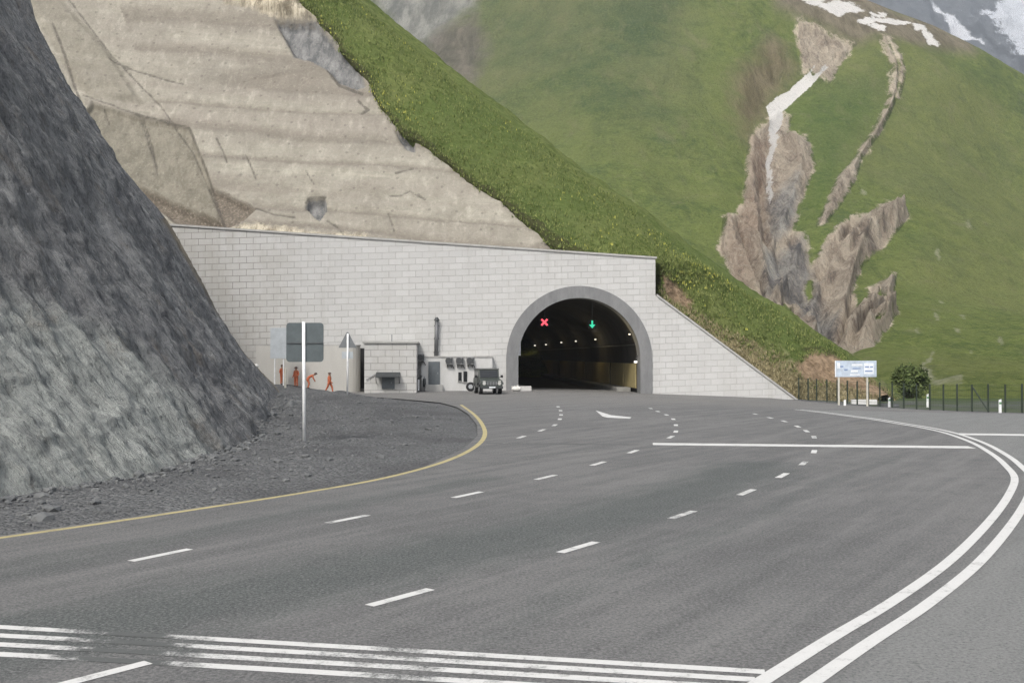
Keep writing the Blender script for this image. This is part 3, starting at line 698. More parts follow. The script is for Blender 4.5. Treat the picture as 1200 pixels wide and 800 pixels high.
PT = B0+nn*(fbm(B0, .1, 4, 31)*.7+fbm(B0, .7, 4, 33)*.22+fbm(B0, 2.5, 2, 35)*.1)[:, None]*sstep(.8, 1.6, vN)[:, None]
wingd = ldist([(760, 330), (778, 350), (842, 402), (902, 447), (945, 476), (1000, 487)], px_, py_)
dry = 13-wingd*.8; dry = np.where(px_ < 760, -60, dry)+.15*(px_-868)
dirt = np.maximum.reduce([sdist([(775, 318), (792, 330), (812, 352), (806, 366), (776, 346)], px_, py_), sdist([(948, 414), (975, 416), (984, 424), (1050, 468), (1045, 474), (985, 455), (940, 446), (930, 430)], px_, py_)])
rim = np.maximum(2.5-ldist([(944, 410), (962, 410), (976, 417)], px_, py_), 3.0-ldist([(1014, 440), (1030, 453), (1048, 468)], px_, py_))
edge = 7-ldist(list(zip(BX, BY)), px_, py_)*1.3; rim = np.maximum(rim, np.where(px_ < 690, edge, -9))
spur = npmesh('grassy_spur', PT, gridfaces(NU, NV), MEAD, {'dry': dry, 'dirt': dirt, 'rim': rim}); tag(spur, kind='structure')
# grass tufts, dry tufts and flowers growing on it
vis = (vN > .9) & (vN < 4.15) & (px_ > 250) & (dirt < 2)
idx = np.where(vis)[0]
def tufts(name, idx, n, h0, h1, wd, mat, nb, label, tone=None, spread=.6):
    ii = RNG.choice(idx, n); base = PT[ii]+RNG.normal(0, .12, (n, 3)); V = []; T_ = []
    base = np.repeat(base, nb, 0); m = len(base)
    h = RNG.uniform(h0, h1, m); th = RNG.uniform(0, 2*np.pi, m); lean = RNG.uniform(0, spread, m)*h
    off = RNG.normal(0, wd*1.2, (m, 2))
    cx, cy = base[:, 0]+off[:, 0], base[:, 1]+off[:, 1]; cz = base[:, 2]-.06
    dx, dy = np.cos(th)*wd, np.sin(th)*wd
    la = RNG.uniform(0, 2*np.pi, m)
    V = np.stack([np.stack([cx-dx, cy-dy, cz], -1), np.stack([cx+dx, cy+dy, cz], -1), np.stack([cx+np.cos(la)*lean, cy+np.sin(la)*lean, cz+h], -1)], 1).reshape(-1, 3)
    tone_ = np.repeat(RNG.uniform(0, 1, m)**1.5, 3)
    o = npmesh(name, V, np.arange(3*m).reshape(-1, 3), mat, {'tone': tone_}, None, False)
    return tag(o, label, name.replace('_', ' '), None, 'stuff')
tufts('grass', idx[dry[idx] < 6], 17000, .12, .34, .05, TUFT, 3, 'short green grass covering the steep spur above the tunnel')
tufts('dry_grass', idx[dry[idx] > -4], 4200, .15, .4, .045, DRYT, 4, 'straw coloured grass along the sloping wing wall')
fm = idx[(fbm(PT[idx], .16, 3, 41) > .12) & (dry[idx] < -10)]
tufts('wildflowers', fm, 330, .2, .32, .06, FLOW, 2, 'yellow wildflowers dotted over the steep green spur', spread=.3)

# ------------------------------------------------------------------ dark rock cutting on the left
toe = [(2, -15), (10, -12.4), (20.6, -10.3), (28, -8.5), (37, -9.1), (49, -11.2), (62, -14)]
dv = [(0, -.6), (-2.6, 2.6), (-6.4, 8), (-11.5, 16), (-17.5, 25), (-26, 38)]
ctrl = [[Vector((x+a, y+max(0, 20-y)*.0+zc*.08, zc)) for a, zc in dv] for y, x in toe]
sil = [((338, 458), 77), ((262, 374), 75), ((199, 264), 73), ((130, 186), 71), ((62, 62), 69), ((8, -70), 67)]
E = [P(*p, D) for p, D in sil]; E[0].z = -.3
ctrl.append(E); ctrl.append([v+Vector((-3, 3, -1.2)) for v in E]); ctrl.append([v+Vector((-14, 9, -8)) for v in E])
NU, NV = 470, 330
S, Nn = patch(ctrl, NU, NV); B0 = S.reshape(-1, 3); nn = Nn.reshape(-1, 3)
if nn[:, 0].mean() < 0: nn = -nn
px_, py_ = project(B0); vv = np.tile(np.linspace(0, 1, NV), NU); uu = np.repeat(np.linspace(0, 9, NU), NV)
ca, sa = math.cos(R(52)), math.sin(R(52))
q = np.stack([B0[:, 0]*ca+B0[:, 2]*sa, B0[:, 1]*.35, -B0[:, 0]*sa+B0[:, 2]*ca], -1)
talus = sdist([(-900, 200), (0, 335), (128, 392), (180, 437), (212, 478), (265, 545), (240, 620), (-900, 1400)], px_, py_)
rug = 1-.4*sstep(-20, 40, talus)
dn = np.stack([B0[:, 0]*.62-B0[:, 2]*.78, B0[:, 1], B0[:, 0]*.78+B0[:, 2]*.62], -1)   # first axis runs down the slope
disp = (fbm(B0, .09, 4, 51)*1.0+fbm(dn, (.13, .55, .4), 5, 53, True)*.36*rug+fbm(dn, (.45, 1.7, 1.1), 4, 55, True)*.19+fbm(B0, 2.6, 3, 57)*.10)
disp *= .25+.75*sstep(0, .08, vv); disp = np.where(uu > 6.2, disp*.45-.15, disp)
PT = B0+nn*disp[:, None]
brown = np.where(uu > 6.3, (uu-6.66)*40, -40); brown = np.where(py_ < 255, -20, brown)
qx, qy = project(PT); ledge = PT[np.argmin(np.hypot(qx-299, qy-430)+np.where(uu > 7.0, 50, 0))]   # where a sack has caught
cut = npmesh('rock_face', PT, gridfaces(NU, NV), ROCK, {'talus': talus, 'brown': brown}); tag(cut, kind='structure')
# rubble along the toe and over the verge
def stones(name, n, label):
    bmx = bmesh.new(); bmesh.ops.create_icosphere(bmx, subdivisions=1, radius=1); iv = np.array([v.co[:] for v in bmx.verts]); if_ = np.array([[v.index for v in f.verts] for f in bmx.faces]); bmx.free()
    V, F = [], []
    for q in range(n):
        y = RNG.uniform(14, 72); tx = np.interp(y, [a for a, _ in toe]+[77], [x for _, x in toe]+[-17]); lx = float(left(y))-.5
        u = RNG.uniform()**2.2; x = tx-.3+u*(lx-tx-.2)
        if x > lx: continue
        r = RNG.lognormal(-3.25, .5)*(1.25 if u < .15 else .8); r = min(r, .42)
        M_ = iv*(1+RNG.uniform(-.28, .28, (len(iv), 1)))*np.array([r*RNG.uniform(.8, 1.5), r*RNG.uniform(.8, 1.4), r*RNG.uniform(.5, .9)])
        a = RNG.uniform(0, 6.28); c, s_ = math.cos(a), math.sin(a)
        M_ = np.stack([M_[:, 0]*c-M_[:, 1]*s_, M_[:, 0]*s_+M_[:, 1]*c, M_[:, 2]], -1)
        z = float(soil(np.array([x]), np.array([y]))[0])
        F.append(if_+len(iv)*len(V)); V.append(M_+np.array([x, y, z+r*.25]))
    o = npmesh(name, np.concatenate(V), np.concatenate(F), m_concrete('loose_shale', (.075, .079, .083), (.19, .195, .193), 1.2), {}, None, False)
    tag(o, label, 'rubble', None, 'stuff')
stones('rubble', 2600, 'grey shale rubble scattered along the foot of the rock face')

# ------------------------------------------------------------------ far green mountain
cols = [340, 420, 520, 620, 720, 800, 860, 920, 1000, 1050, 1100, 1150, 1200, 1270, 1400]
TP = {340: -60, 420: -60, 520: -60, 620: -60, 720: -58, 800: -52, 860: -44, 920: -26, 1000: -2, 1050: 17, 1100: 36.5, 1150: 63, 1200: 92, 1270: 135, 1400: 215}
fr = [0, .05, .14, .3, .48, .66, .83, 1]; DD = [92, 122, 190, 275, 355, 435, 505, 580]
ctrl = []
for px in cols:
    row = []
    for f, D in zip(fr, DD):
        py = 486+(TP[px]-486)*f; k = 1+max(0, 700-px)*.0006
        row.append(P(px, py, D*k))
    tp = row[-1]; row.append(tp+Vector((5, 25, -9))); row.append(tp+Vector((20, 120, -90))); ctrl.append(row)
NU, NV = 560, 430
S, Nn = patch(ctrl, NU, NV); B0 = S.reshape(-1, 3); nn = Nn.reshape(-1, 3)
if nn[:, 2].mean() < 0: nn = -nn
px_, py_ = project(B0); vf = np.tile(np.linspace(0, 9, NV), NU)
rockp = [(905, 127), (880, 152), (878, 195), (871, 233), (849, 253), (845, 280), (858, 316), (885, 339), (898, 350), (940, 400), (975, 440), (1015, 418), (1038, 393), (1051, 370), (1047, 348), (1054, 307), (1038, 312), (1024, 321), (1020, 343), (1009, 348), (1002, 321), (1015, 294), (1038, 285), (1063, 256), (1056, 242), (1036, 240), (1020, 253), (997, 253), (979, 267), (957, 285), (950, 267), (934, 256), (943, 222), (957, 190), (946, 157), (925, 148), (930, 128), (916, 119)]
isl = [(923, 325), (932, 330), (934, 357), (925, 370), (919, 348)]
str2 = [(1027, 60), (1038, 73), (1047, 91), (1045, 125), (1029, 150), (1006, 181), (1002, 208), (984, 235), (957, 258), (964, 217), (993, 186), (1015, 159), (1033, 127), (1031, 87)]
crumb = [(925, 30), (960, 42), (1002, 60), (988, 75), (972, 100), (958, 92), (938, 84), (930, 60)]
def hole(v, poly, k=2.2): return np.minimum(v, -sdist(poly, px_, py_)*k)
rk = hole(sdist(rockp, px_, py_), isl)
for hp in ([(1008, 318), (1016, 300), (1030, 290), (1034, 305), (1022, 318), (1016, 345), (1006, 352)], [(950, 300), (958, 296), (962, 312), (954, 318)], [(1030, 330), (1036, 322), (1040, 334), (1032, 342)], [(955, 385), (962, 375), (966, 392), (958, 398)], [(1020, 385), (1030, 375), (1034, 386), (1024, 394)]): rk = hole(rk, hp, 1.6)
str2 = [(1024, 155), (1012, 172), (998, 192), (985, 205), (976, 225), (960, 260), (966, 260), (984, 240), (1000, 214), (1008, 186), (1029, 158)]
st2 = np.maximum(3.4-ldist([(1028, 60), (1034, 80), (1038, 96), (1042, 118), (1036, 138), (1024, 160)], px_, py_), 2.2-ldist([(1032, 60), (1044, 84), (1048, 110), (1046, 124)], px_, py_))
rk = np.maximum(rk, np.maximum(np.maximum(sdist(str2, px_, py_), st2)+.5, sdist(crumb, px_, py_)-2))
rock_lo = np.clip(rk, -40, 30)
core = sdist([(894, 271), (948, 258), (970, 312), (984, 352), (975, 411), (959, 393), (934, 325), (898, 339)], px_, py_)
core = np.maximum(core, sdist([(905, 205), (940, 200), (945, 240), (905, 275)], px_, py_))
rust = np.maximum(sdist([(845, 250), (880, 250), (890, 340), (850, 320)], px_, py_), sdist([(868, 150), (905, 150), (905, 270), (868, 260)], px_, py_))
snows = [[(955, 77), (947, 86), (937, 90), (924, 100), (912, 106), (901, 116), (906, 126), (905, 138), (912, 146), (918, 138), (922, 128), (920, 120), (932, 112), (943, 102), (956, 93), (969, 82), (966, 80), (953, 89), (950, 87)],
    [(905, -12), (915, -2), (952, 17), (978, -8), (960, -30)], [(954, 18), (979, 29), (992, 19), (1011, 15), (995, 4), (979, 2)], [(1000, 36), (1019, 25), (1040, 24), (1064, 31), (1045, 31), (1024, 30), (1013, 39)],
    [(1016, 40), (1029, 43), (1029, 47), (1018, 44)], [(1068, 33), (1079, 34), (1081, 41), (1069, 40)], [(1079, 46), (1085, 46), (1093, 62), (1082, 61)], [(1020, 17), (1037, 18), (1036, 22), (1021, 22)]]
snow = np.clip(np.maximum.reduce([2.6-ldist([(909, 140), (913, 152), (909, 164), (907, 172)], px_, py_), 2.0-ldist([(907, 172), (911, 184), (909, 193), (911, 204)], px_, py_)]+[sdist(s_, px_, py_)*(2.2 if q_ == 0 else 1)+(.2 if q_ == 0 else 1.2) for q_, s_ in enumerate(snows)]), -20, 20)
brown = np.clip(sdist([(890, -60), (1005, -40), (1045, 10), (1100, 30), (1140, 55), (1132, 76), (1100, 68), (1060, 66), (1020, 57), (1000, 62), (945, 38), (905, 22)], px_, py_), -60, 60)
pink = np.clip(sdist([(858, 95), (900, 50), (932, 78), (905, 118), (880, 152), (866, 135)], px_, py_), -60, 40)
scree = np.clip(sdist([(400, -60), (566, -60), (558, 12), (520, 45), (500, 62), (470, 50)], px_, py_), -60, 40)
screed = np.clip(sdist([(515, 45), (560, 25), (572, 60), (560, 110), (535, 105), (495, 66)], px_, py_), -60, 40)
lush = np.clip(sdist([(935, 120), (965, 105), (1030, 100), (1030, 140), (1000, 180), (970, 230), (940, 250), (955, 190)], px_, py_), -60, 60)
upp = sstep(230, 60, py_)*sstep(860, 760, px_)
spots = np.maximum.reduce([1.6-ldist([(a, b_), (a+3, b_+d_)], px_, py_) for a, b_, d_ in ((1105, 335, 6), (1095, 372, 5), (1118, 395, 8), (1072, 398, 4), (1086, 420, 8), (1126, 372, 5), (1100, 290, 4), (1133, 262, 3), (1010, 226, 2), (1168, 420, 3), (1136, 427, 3))])
spots = np.maximum(spots, 1.5-ldist([(1092, 436), (1080, 452), (1100, 462), (1125, 463)], px_, py_))
rmask = sstep(-3, 8, rk)
gl = ldist([(965, 60), (912, 120), (908, 200), (915, 260), (945, 320), (972, 420)], px_, py_)
disp = fbm(B0, .006, 4, 61)*12+fbm(B0, .03, 4, 63)*2.8+fbm(B0, .13, 4, 65)*.7
disp -= 6*np.exp(-(gl/40)**2)*sstep(470, 380, py_)*sstep(20, 120, py_)
ridges = [[(849, 258), (868, 290), (892, 342)], [(880, 155), (876, 200), (890, 262), (900, 330)], [(925, 150), (938, 180), (930, 225), (912, 262)], [(945, 262), (930, 300), (905, 345)], [(935, 330), (955, 370), (968, 410)], [(1055, 250), (1015, 270), (998, 310), (990, 350)], [(1020, 262), (985, 285), (965, 312)], [(1052, 315), (1030, 350), (1000, 385), (985, 415)], [(1045, 370), (1010, 405)], [(1034, 95), (1036, 125), (1012, 170), (985, 205), (965, 245)]]
vals = [[(908, 150), (908, 200), (914, 262), (935, 310), (958, 360), (976, 412)], [(868, 250), (885, 300), (900, 345)], [(1000, 262), (970, 296), (968, 330), (978, 400)], [(1040, 285), (1005, 330), (985, 390)], [(1040, 340), (1010, 385)], [(898, 200), (905, 262)]]
nz = fbm(B0, .05, 3, 66)*4
rd = np.minimum.reduce([ldist(l, px_, py_) for l in ridges])+nz; vd = np.minimum.reduce([ldist(l, px_, py_) for l in vals])+nz
nosnow = sstep(5, -2, snow)
disp += rmask*(nosnow*(5.5*np.exp(-np.abs(rd)/7)-5.5*np.exp(-np.abs(vd)/7)+fbm(B0, (.22, .05, .05), 5, 67, True)*2.6+fbm(B0, .35, 4, 69, True)*1.2)-1.0)*sstep(60, 140, B0[:, 1]-0)
disp *= sstep(0, 1.2, vf)
disp = np.where(vf > 6.4, disp*sstep(7.4, 6.4, vf)*1+0, disp)
PT = B0+nn*disp[:, None]
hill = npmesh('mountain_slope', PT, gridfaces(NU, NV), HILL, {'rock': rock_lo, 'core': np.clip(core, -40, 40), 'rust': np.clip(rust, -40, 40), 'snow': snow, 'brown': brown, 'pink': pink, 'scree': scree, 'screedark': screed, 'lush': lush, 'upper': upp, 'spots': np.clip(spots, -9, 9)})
tag(hill, kind='structure')

# ------------------------------------------------------------------ snowy peak far behind
ctrl = []
for px in (880, 960, 1040, 1120, 1200, 1290, 1420):
    ctrl.append([P(px, py, D) for py, D in ((230, 2000), (140, 2250), (60, 2480), (-30, 2750), (-130, 3000))] + [P(px, -160, 3300)])
S, Nn = patch(ctrl, 260, 200); B0 = S.reshape(-1, 3); nn = Nn.reshape(-1, 3)
if nn[:, 1].mean() > 0: nn = -nn
px_, py_ = project(B0)
PT = B0+nn*(fbm(B0, .0035, 6, 71, True)*60+fbm(B0, .012, 4, 73, True)*18)[:, None]
band = np.clip(sdist([(1118, 36), (1147, 50), (1200, 90), (1240, 120), (1240, 95), (1200, 76), (1173, 58), (1144, 40)], px_, py_), -20, 20)  # slope lying in shade, painted as a dark band on the peak
strp = np.clip(sdist([(1085, 14), (1112, 28), (1140, 48), (1152, 64), (1120, 48), (1092, 24)], px_, py_), -20, 20)
snowy = np.clip(sdist([(1150, 20), (1230, -20), (1240, 110), (1190, 62)], px_, py_), -12, 12)
tag(npmesh('snowy_mountain', PT, gridfaces(260, 200), PEAK, {'band': band, 'strip': strp, 'snowy': snowy}), kind='structure')

# ------------------------------------------------------------------ haze
hm = bpy.data.materials.new('air'); hm.use_nodes = True; t_ = hm.node_tree; t_.nodes.clear()
o_ = t_.nodes.new('ShaderNodeOutputMaterial'); v_ = t_.nodes.new('ShaderNodeVolumePrincipled')
v_.inputs['Color'].default_value = (.80, .87, .96, 1); v_.inputs['Density'].default_value = .00022; v_.inputs['Anisotropy'].default_value = .2
t_.links.new(v_.outputs[0], o_.inputs['Volume'])
hz = MB(); hz.box((0, 2300, 620), (8400, 5900, 1280)); hz = hz.build('haze', hm); tag(hz, 'pale blue haze in the valley air', 'haze', None, 'stuff')

# ------------------------------------------------------------------ buildings at the foot of the wall
def wall_rect(px0, py0, px1, py1, out):
    s0, z1 = wpx(px0, py0, out); s1, z0 = wpx(px1, py1, out); return s0, s1, z0, z1
def brick_box(bm_mb): pass
# pale block hut
HO = 5.6
s0, s1, z0, z1 = wall_rect(427, 402, 488, 455.5, HO)
hut = thing('block_hut', wpt((s0+s1)/2, z0, HO), 'pale block hut with flat roof and dark canopy over its door', 'building', WA)
hw, hh = s1-s0, z1-z0
h = MB(); h.box((0, HO/2-.02, hh/2-.3), (hw, HO-.1, hh+.6))
uvl = h.b.loops.layers.uv.new('UVMap')
for f in h.b.faces:
    for l in f.loops: l[uvl].uv = (l.vert.co.x+l.vert.co.y+.4, l.vert.co.z+.1)
h.build('walls', BLOCK, hut)
MB().box((0, HO/2-.05, hh+.06), (hw+.3, HO+.1, .16), bev=.02).build('roof', m_concrete('roof_slab', (.3, .3, .285), (.4, .4, .38)), hut)
def loc(px, py, out, o_s, o_z): s, z = wpx(px, py, out); return s-o_s, z-o_z
sm = (s0+s1)/2
a = loc(447.5, 441, HO, sm, z0); c = loc(462.5, 455.5, HO, sm, z0)
d_ = MB().box(((a[0]+c[0])/2, -.02, a[1]/2), (c[0]-a[0], .1, a[1]), bev=.01).build('door', DOORM, hut)
MB().box(((a[0]+c[0])/2+.25, -.1, a[1]*.5), (.05, .06, .16)).build('handle', GALV, d_)
MB().prism([((a[0]-.45), -.9, a[1]+.02), ((a[0]-.45), 0, a[1]+.35), ((a[0]-.45), 0, a[1]+.22), ((a[0]-.45), -.9, a[1]-.06)], (c[0]-a[0]+.9, 0, 0)).build('canopy', DARKST, hut)
for px in (441, 468):
    q = loc(px, 444, HO, sm, z0)
    MB().tube((q[0], -.75, a[1]), (q[0], -.04, a[1]-.55), .03).build('canopy_bracket', DARKST, hut)
MB().tube((-hw/2+.15, -.06, .75), (-hw/2+.95, -.06, 1.25), .035).build('handrail', GALV, hut)
MB().tube((.0, HO*.4, hh+.1), (.0, HO*.4, hh+.75), .05).build('vent_pipe', GALV, hut)
# white rendered annex, shallow against the wall
AO = .9
s0, s1, z0, z1 = wall_rect(494, 418.5, 577, 456, AO); ann = thing('rendered_annex', wpt((s0+s1)/2, z0, AO), 'low white rendered annex with grey door and two slit windows', 'building', WA)
sm = (s0+s1)/2; aw, ah = s1-s0, z1-z0
MB().box((0, AO/2, ah/2-.3), (aw, AO-.02, ah+.6)).build('walls', WHITEP, ann)
MB().box((0, AO/2-.04, ah+.05), (aw+.16, AO+.04, .1), bev=.01).build('roof_edge', CONC, ann)
a = loc(502, 423.5, AO, sm, z0); c = loc(515.5, 450.5, AO, sm, z0)
d_ = MB().box(((a[0]+c[0])/2, -.02, (a[1]+c[1])/2), (c[0]-a[0], .1, a[1]-c[1]), bev=.012).build('door', DOORM, ann)
MB().box(((a[0]+c[0])/2+.32, -.1, (a[1]+c[1])/2), (.05, .06, .18)).build('handle', GALV, d_)
MB().box(((a[0]+c[0])/2, -.5, c[1]/2-.1), (1.5, .95, c[1]+.2), bev=.02).build('doorstep', CONC, ann)
for px0, px1, py0, py1 in ((537, 541, 436, 446.5), (543, 547.5, 435, 447.5)):
    a = loc(px0, py0, AO, sm, z0); c = loc(px1, py1, AO, sm, z0)
    w_ = MB().box(((a[0]+c[0])/2, -.012, (a[1]+c[1])/2), (c[0]-a[0], .05, a[1]-c[1])).build('window', GLASS, ann)
    MB().box(((a[0]+c[0])/2, -.05, c[1]-.03), (c[0]-a[0]+.1, .1, .05)).build('sill', CONC, w_)
# air-conditioning units
def ac_unit(px0, px1, py0, py1, out, label):
    s0, s1, z0, z1 = wall_rect(px0, py0, px1, py1, out); o = thing('air_conditioner', wpt((s0+s1)/2, z0, out), label, 'air conditioner', WA, 'air conditioners on the annex')
    wd, ht = (s1-s0), (z1-z0)
    MB().box((0, .18, ht/2), (wd, .34, ht), bev=.02).build('casing', ACM, o)
    f = MB(); f.tube((-wd*.12, -.03, ht/2), (-wd*.12, .02, ht/2), ht*.4, n=20); f.build('fan_grille', ACD, o)
    MB().box((wd*.36, -.008, ht*.5), (wd*.16, .03, ht*.7)).build('panel', DARKST, o)
    for k in (-.3, .3): MB().prism([(wd*k-.02, 0, -.01), (wd*k-.02, .42, -.01), (wd*k-.02, .42, -.3)], (.04, 0, 0)).build('bracket', DARKST, o)
    MB().tube((wd/2-.05, .2, -.02), (wd/2+.12, .3, -.35), .035).build('pipe', BLACK, o)
AB = AO+.42
ac_unit(489.5, 497, 414.5, 423, AB, 'grey air conditioner beside the hut roof, left of the door')
ac_unit(522.5, 530.5, 418, 427, AB, 'grey air conditioner first to the right of the annex door')
ac_unit(534.5, 543, 418, 427, AB, 'grey air conditioner in the middle of the row of three')
ac_unit(547, 555.5, 418, 427, AB, 'grey air conditioner last in its row, nearest the tunnel arch')
# flue on the wall above the door
s, zt = wpx(511, 375, .3); _, zb = wpx(510.5, 418, .3); o = thing('flue_pipe', wpt(s, zb, .3), 'tall dark grey flue pipe on the wall above the annex door', 'pipe', WA)
fh = zt-zb
MB().tube((0, 0, 0), (.06, 0, fh), .17, n=16).build('pipe', paint('grey_duct', (.14, .145, .15), .5, .3), o, True)
MB().tube((.06, 0, fh-.03), (.06, 0, fh+.25), .26, .1, 16).build('cowl', DARKST, o)
for k in (.12, .5, .85): MB().box((.06*k, .14, fh*k), (.44, .3, .08)).build('bracket', DARKST, o)
# steel steps and other things on the annex front
s, z = wpx(486, 455.5, 2.2); o = thing('steel_steps', wpt(s, z, 2.2), 'short steel steps with handrail between hut and annex door', 'steps', WA)
for k in range(5): MB().box((-.36+.2*k, 0, .16+.2*k), (.26, .8, .05)).build('tread', DARKST, o)
for sy in (-.41, .41):
    MB().prism([(-.52, sy, 0), (-.36, sy, 0), (.62, sy, 1.0), (.62, sy, 1.16), (.48, sy, 1.16)], (0, .04, 0)).build('stringer', DARKST, o)
    MB().tube((-.45, sy, .95), (.6, sy, 1.95), .03).tube((-.4, sy, .1), (-.4, sy, 1.0), .025).tube((.55, sy, 1.0), (.55, sy, 1.9), .025).build('handrail', GALV, o)
s, z = wpx(490.5, 456, 2.6); o = thing('short_post', wpt(s, z, 2.7), 'short white post at the foot of the steel steps', 'post', WA)
MB().tube((0, 0, -.1), (0, 0, .75), .07).ball((0, 0, .75), .075).build('post', POLE, o)
s, z = wpx(497.3, 453, 1.5); o = thing('gas_cylinder', wpt(s, z, 1.5), 'dark gas cylinder standing left of the annex door', 'gas cylinder', WA)
MB().tube((0, 0, 0), (0, 0, .62), .14, n=16).ball((0, 0, .62), .14, (1, 1, .7)).build('body', DARKST, o, True); MB().tube((0, 0, .68), (0, 0, .86), .05).build('valve', GALV, o)
# black sheet added for the shade in the gap behind the cream wall
s0, s1, z0, z1 = wall_rect(418, 408, 429, 455, .2); o = thing('gap_shade_infill', wpt((s0+s1)/2, z0, .2), 'tall dark gate painting the shade of the gap left of the block hut', 'infill', WA)
MB().box((0, .08, (z1-z0)/2), (s1-s0, .12, z1-z0), bev=.01).build('shade_sheet', BLACK, o); MB().box((.3, .0, 1.1), (.06, .08, .2)).build('handle', GALV, o)  # sheet and handle are put where the gap is only in shade
# cream rounded wall
s0, s1, z0, z1 = wall_rect(300, 405, 421, 451.5, 3.4); o = thing('rounded_wall', wpt(s1, z0-.8, 3.4), 'long cream rendered wall with rounded end behind the workers', 'wall', WA)
ln, ht, th = s1-s0, z1-z0+.8, 2.2; c = MB(); pts = []
for k in range(13):
    a_ = -math.pi/2+math.pi*k/12; pts.append((-th/2+math.cos(a_)*th/2, th/2+math.sin(a_)*th/2, 0))
pts += [(-ln, th, 0), (-ln, 0, 0)]
c.prism(pts, (0, 0, ht)); c.build('wall', CREAM, o)
c = MB(); c.prism([(x*1.0+(.05 if x > -th/2 else 0), y, ht+.003) for x, y, _ in pts], (0, 0, .08)); c.build('coping', CONC, o)
# kerb of rubble / planter by arch foot
p = P(611, 457.5, 88.2); p.z = float(g(p.x, p.y)); o = thing('concrete_block', p, 'low grey concrete block at the left foot of the arch', 'block', WA)
MB().prism([(-.85, -.3, 0), (.85, -.3, 0), (.85, -.18, .42), (-.85, -.18, .42)], (0, .5, 0), .02).build('block', CONC, o)
for px, py, r, lb in ((603.2, 457, .3, 'white sack slumped nearest the jeep side of the arch'), (606.8, 455.5, .34, 'white sack resting against the low concrete block')):
    p = P(px, 457.8, 87.3); p.z = float(g(p.x, p.y)); o = thing('white_sack', p, lb, 'sack', random.uniform(0, 3), 'white sacks by the arch')
    MB().ball((0, 0, r*.62), r, (1.05, .8, .68), 14).build('sack', BAGW, o, True); MB().tube((0, 0, r*1.1), (.05, 0, r*1.5), .05, .1).build('neck', BAGW, o)
# ------------------------------------------------------------------ jeep
p = P(571.5, 457.8, 82); p.z = float(g(p.x, p.y))
jeep = thing('jeep', p, 'boxy dark olive jeep parked facing out beside the tunnel arch', 'car', R(11))
# local: x = width, -y = forward (towards the viewer), z up;  length 3.9
wB = 1.72
pro = [(-1.95, .55), (-1.95, .98), (-1.88, 1.08), (-.85, 1.2), (-.8, 1.22), (1.9, 1.22), (1.95, 1.1), (1.95, .5), (1.55, .5), (1.45, .75), (1.15, .86), (.85, .75), (.75, .5), (-.8, .5), (-.9, .75), (-1.2, .86), (-1.5, .75), (-1.6, .5)]
MB().prism([(-wB/2, y, z) for y, z in pro], (wB, 0, 0), .025).build('body', JEEPM, jeep)
cab = [(-.78, 1.2), (-.55, 1.92), (1.85, 1.92), (1.92, 1.2)]
MB().prism([(-wB/2+.06, y, z) for y, z in cab], (wB-.12, 0, 0), .03).build('cab', JEEPM, jeep)
MB().box((0, .66, 1.965), (wB-.06, 2.55, .1), bev=.04).build('roof', JEEPR, jeep)
ang = math.atan2(.23, .72)
MB().box((-.02, -.70, 1.57), (wB-.3, .03, .56), Matrix.Rotation(-ang, 3, 'X')).build('windscreen', GLASS, jeep)
for sx in (-1, 1):
    for y0, y1 in ((-.42, .35), (.45, 1.1), (1.2, 1.75)):
        MB().box((sx*(wB/2-.055), (y0+y1)/2, 1.58), (.03, y1-y0, .44), bev=.008).build('window', GLASS, jeep)
    MB().box((sx*(wB/2+.008), .05, .98), (.03, .9, .62), bev=.01).build('door', JEEPM, jeep)
    MB().prism([(sx*(wB/2-.02), -1.72, .78), (sx*(wB/2-.02), -1.6, .96), (sx*(wB/2-.02), -.85, .96), (sx*(wB/2-.02), -.7, .72), (sx*(wB/2-.02), -.8, .72), (sx*(wB/2-.02), -.92, .88), (sx*(wB/2-.02), -1.5, .88), (sx*(wB/2-.02), -1.62, .78)], (sx*.14, 0, 0)).build('wheel_arch', DARKST, jeep)
    hl = MB().tube((sx*.6, -1.97, .86), (sx*.6, -1.93, .86), .12, n=18).build('headlight', LAMPG, jeep)
    MB().tube((sx*.6, -1.965, .86), (sx*.6, -1.93, .86), .145, n=18).build('bezel', CHROME, hl)
    m_ = MB().box((sx*(wB/2+.17), -.62, 1.38), (.2, .07, .2), bev=.02).build('mirror', BLACK, jeep)
    MB().tube((sx*wB/2*.95, -.6, 1.3), (sx*(wB/2+.14), -.62, 1.36), .02).build('arm', BLACK, m_)
    MB().box((sx*.62, -1.965, 1.02), (.22, .04, .07)).build('turn_lamp', LAMPG, jeep)
gr = MB(); gr.box((0, -1.955, .86), (.86, .05, .3))
gr.build('grille', DARKST, jeep)
for k in range(7): MB().box((-.36+.12*k, -1.985, .86), (.05, .03, .26)).build('grille_bar', CHROME, jeep)
MB().box((0, -2.06, .52), (wB+.02, .14, .17), bev=.02).build('bumper', DARKST, jeep)
MB().box((0, -2.14, .56), (.5, .02, .11)).build('number_plate', SIGNW, jeep)
for sx in (-1, 1):
    for y in (-1.2, 1.15):
        wh = bpy.data.objects.new('wheel', None); link(wh, jeep); wh.location = (sx*(wB/2-.1), y, .38)
        MB().tube((-.12, 0, 0), (.12, 0, 0), .38, n=24).build('tyre', BLACK, wh); MB().tube((-.13, 0, 0), (.13, 0, 0), .2, n=18).build('rim', GALV, wh)
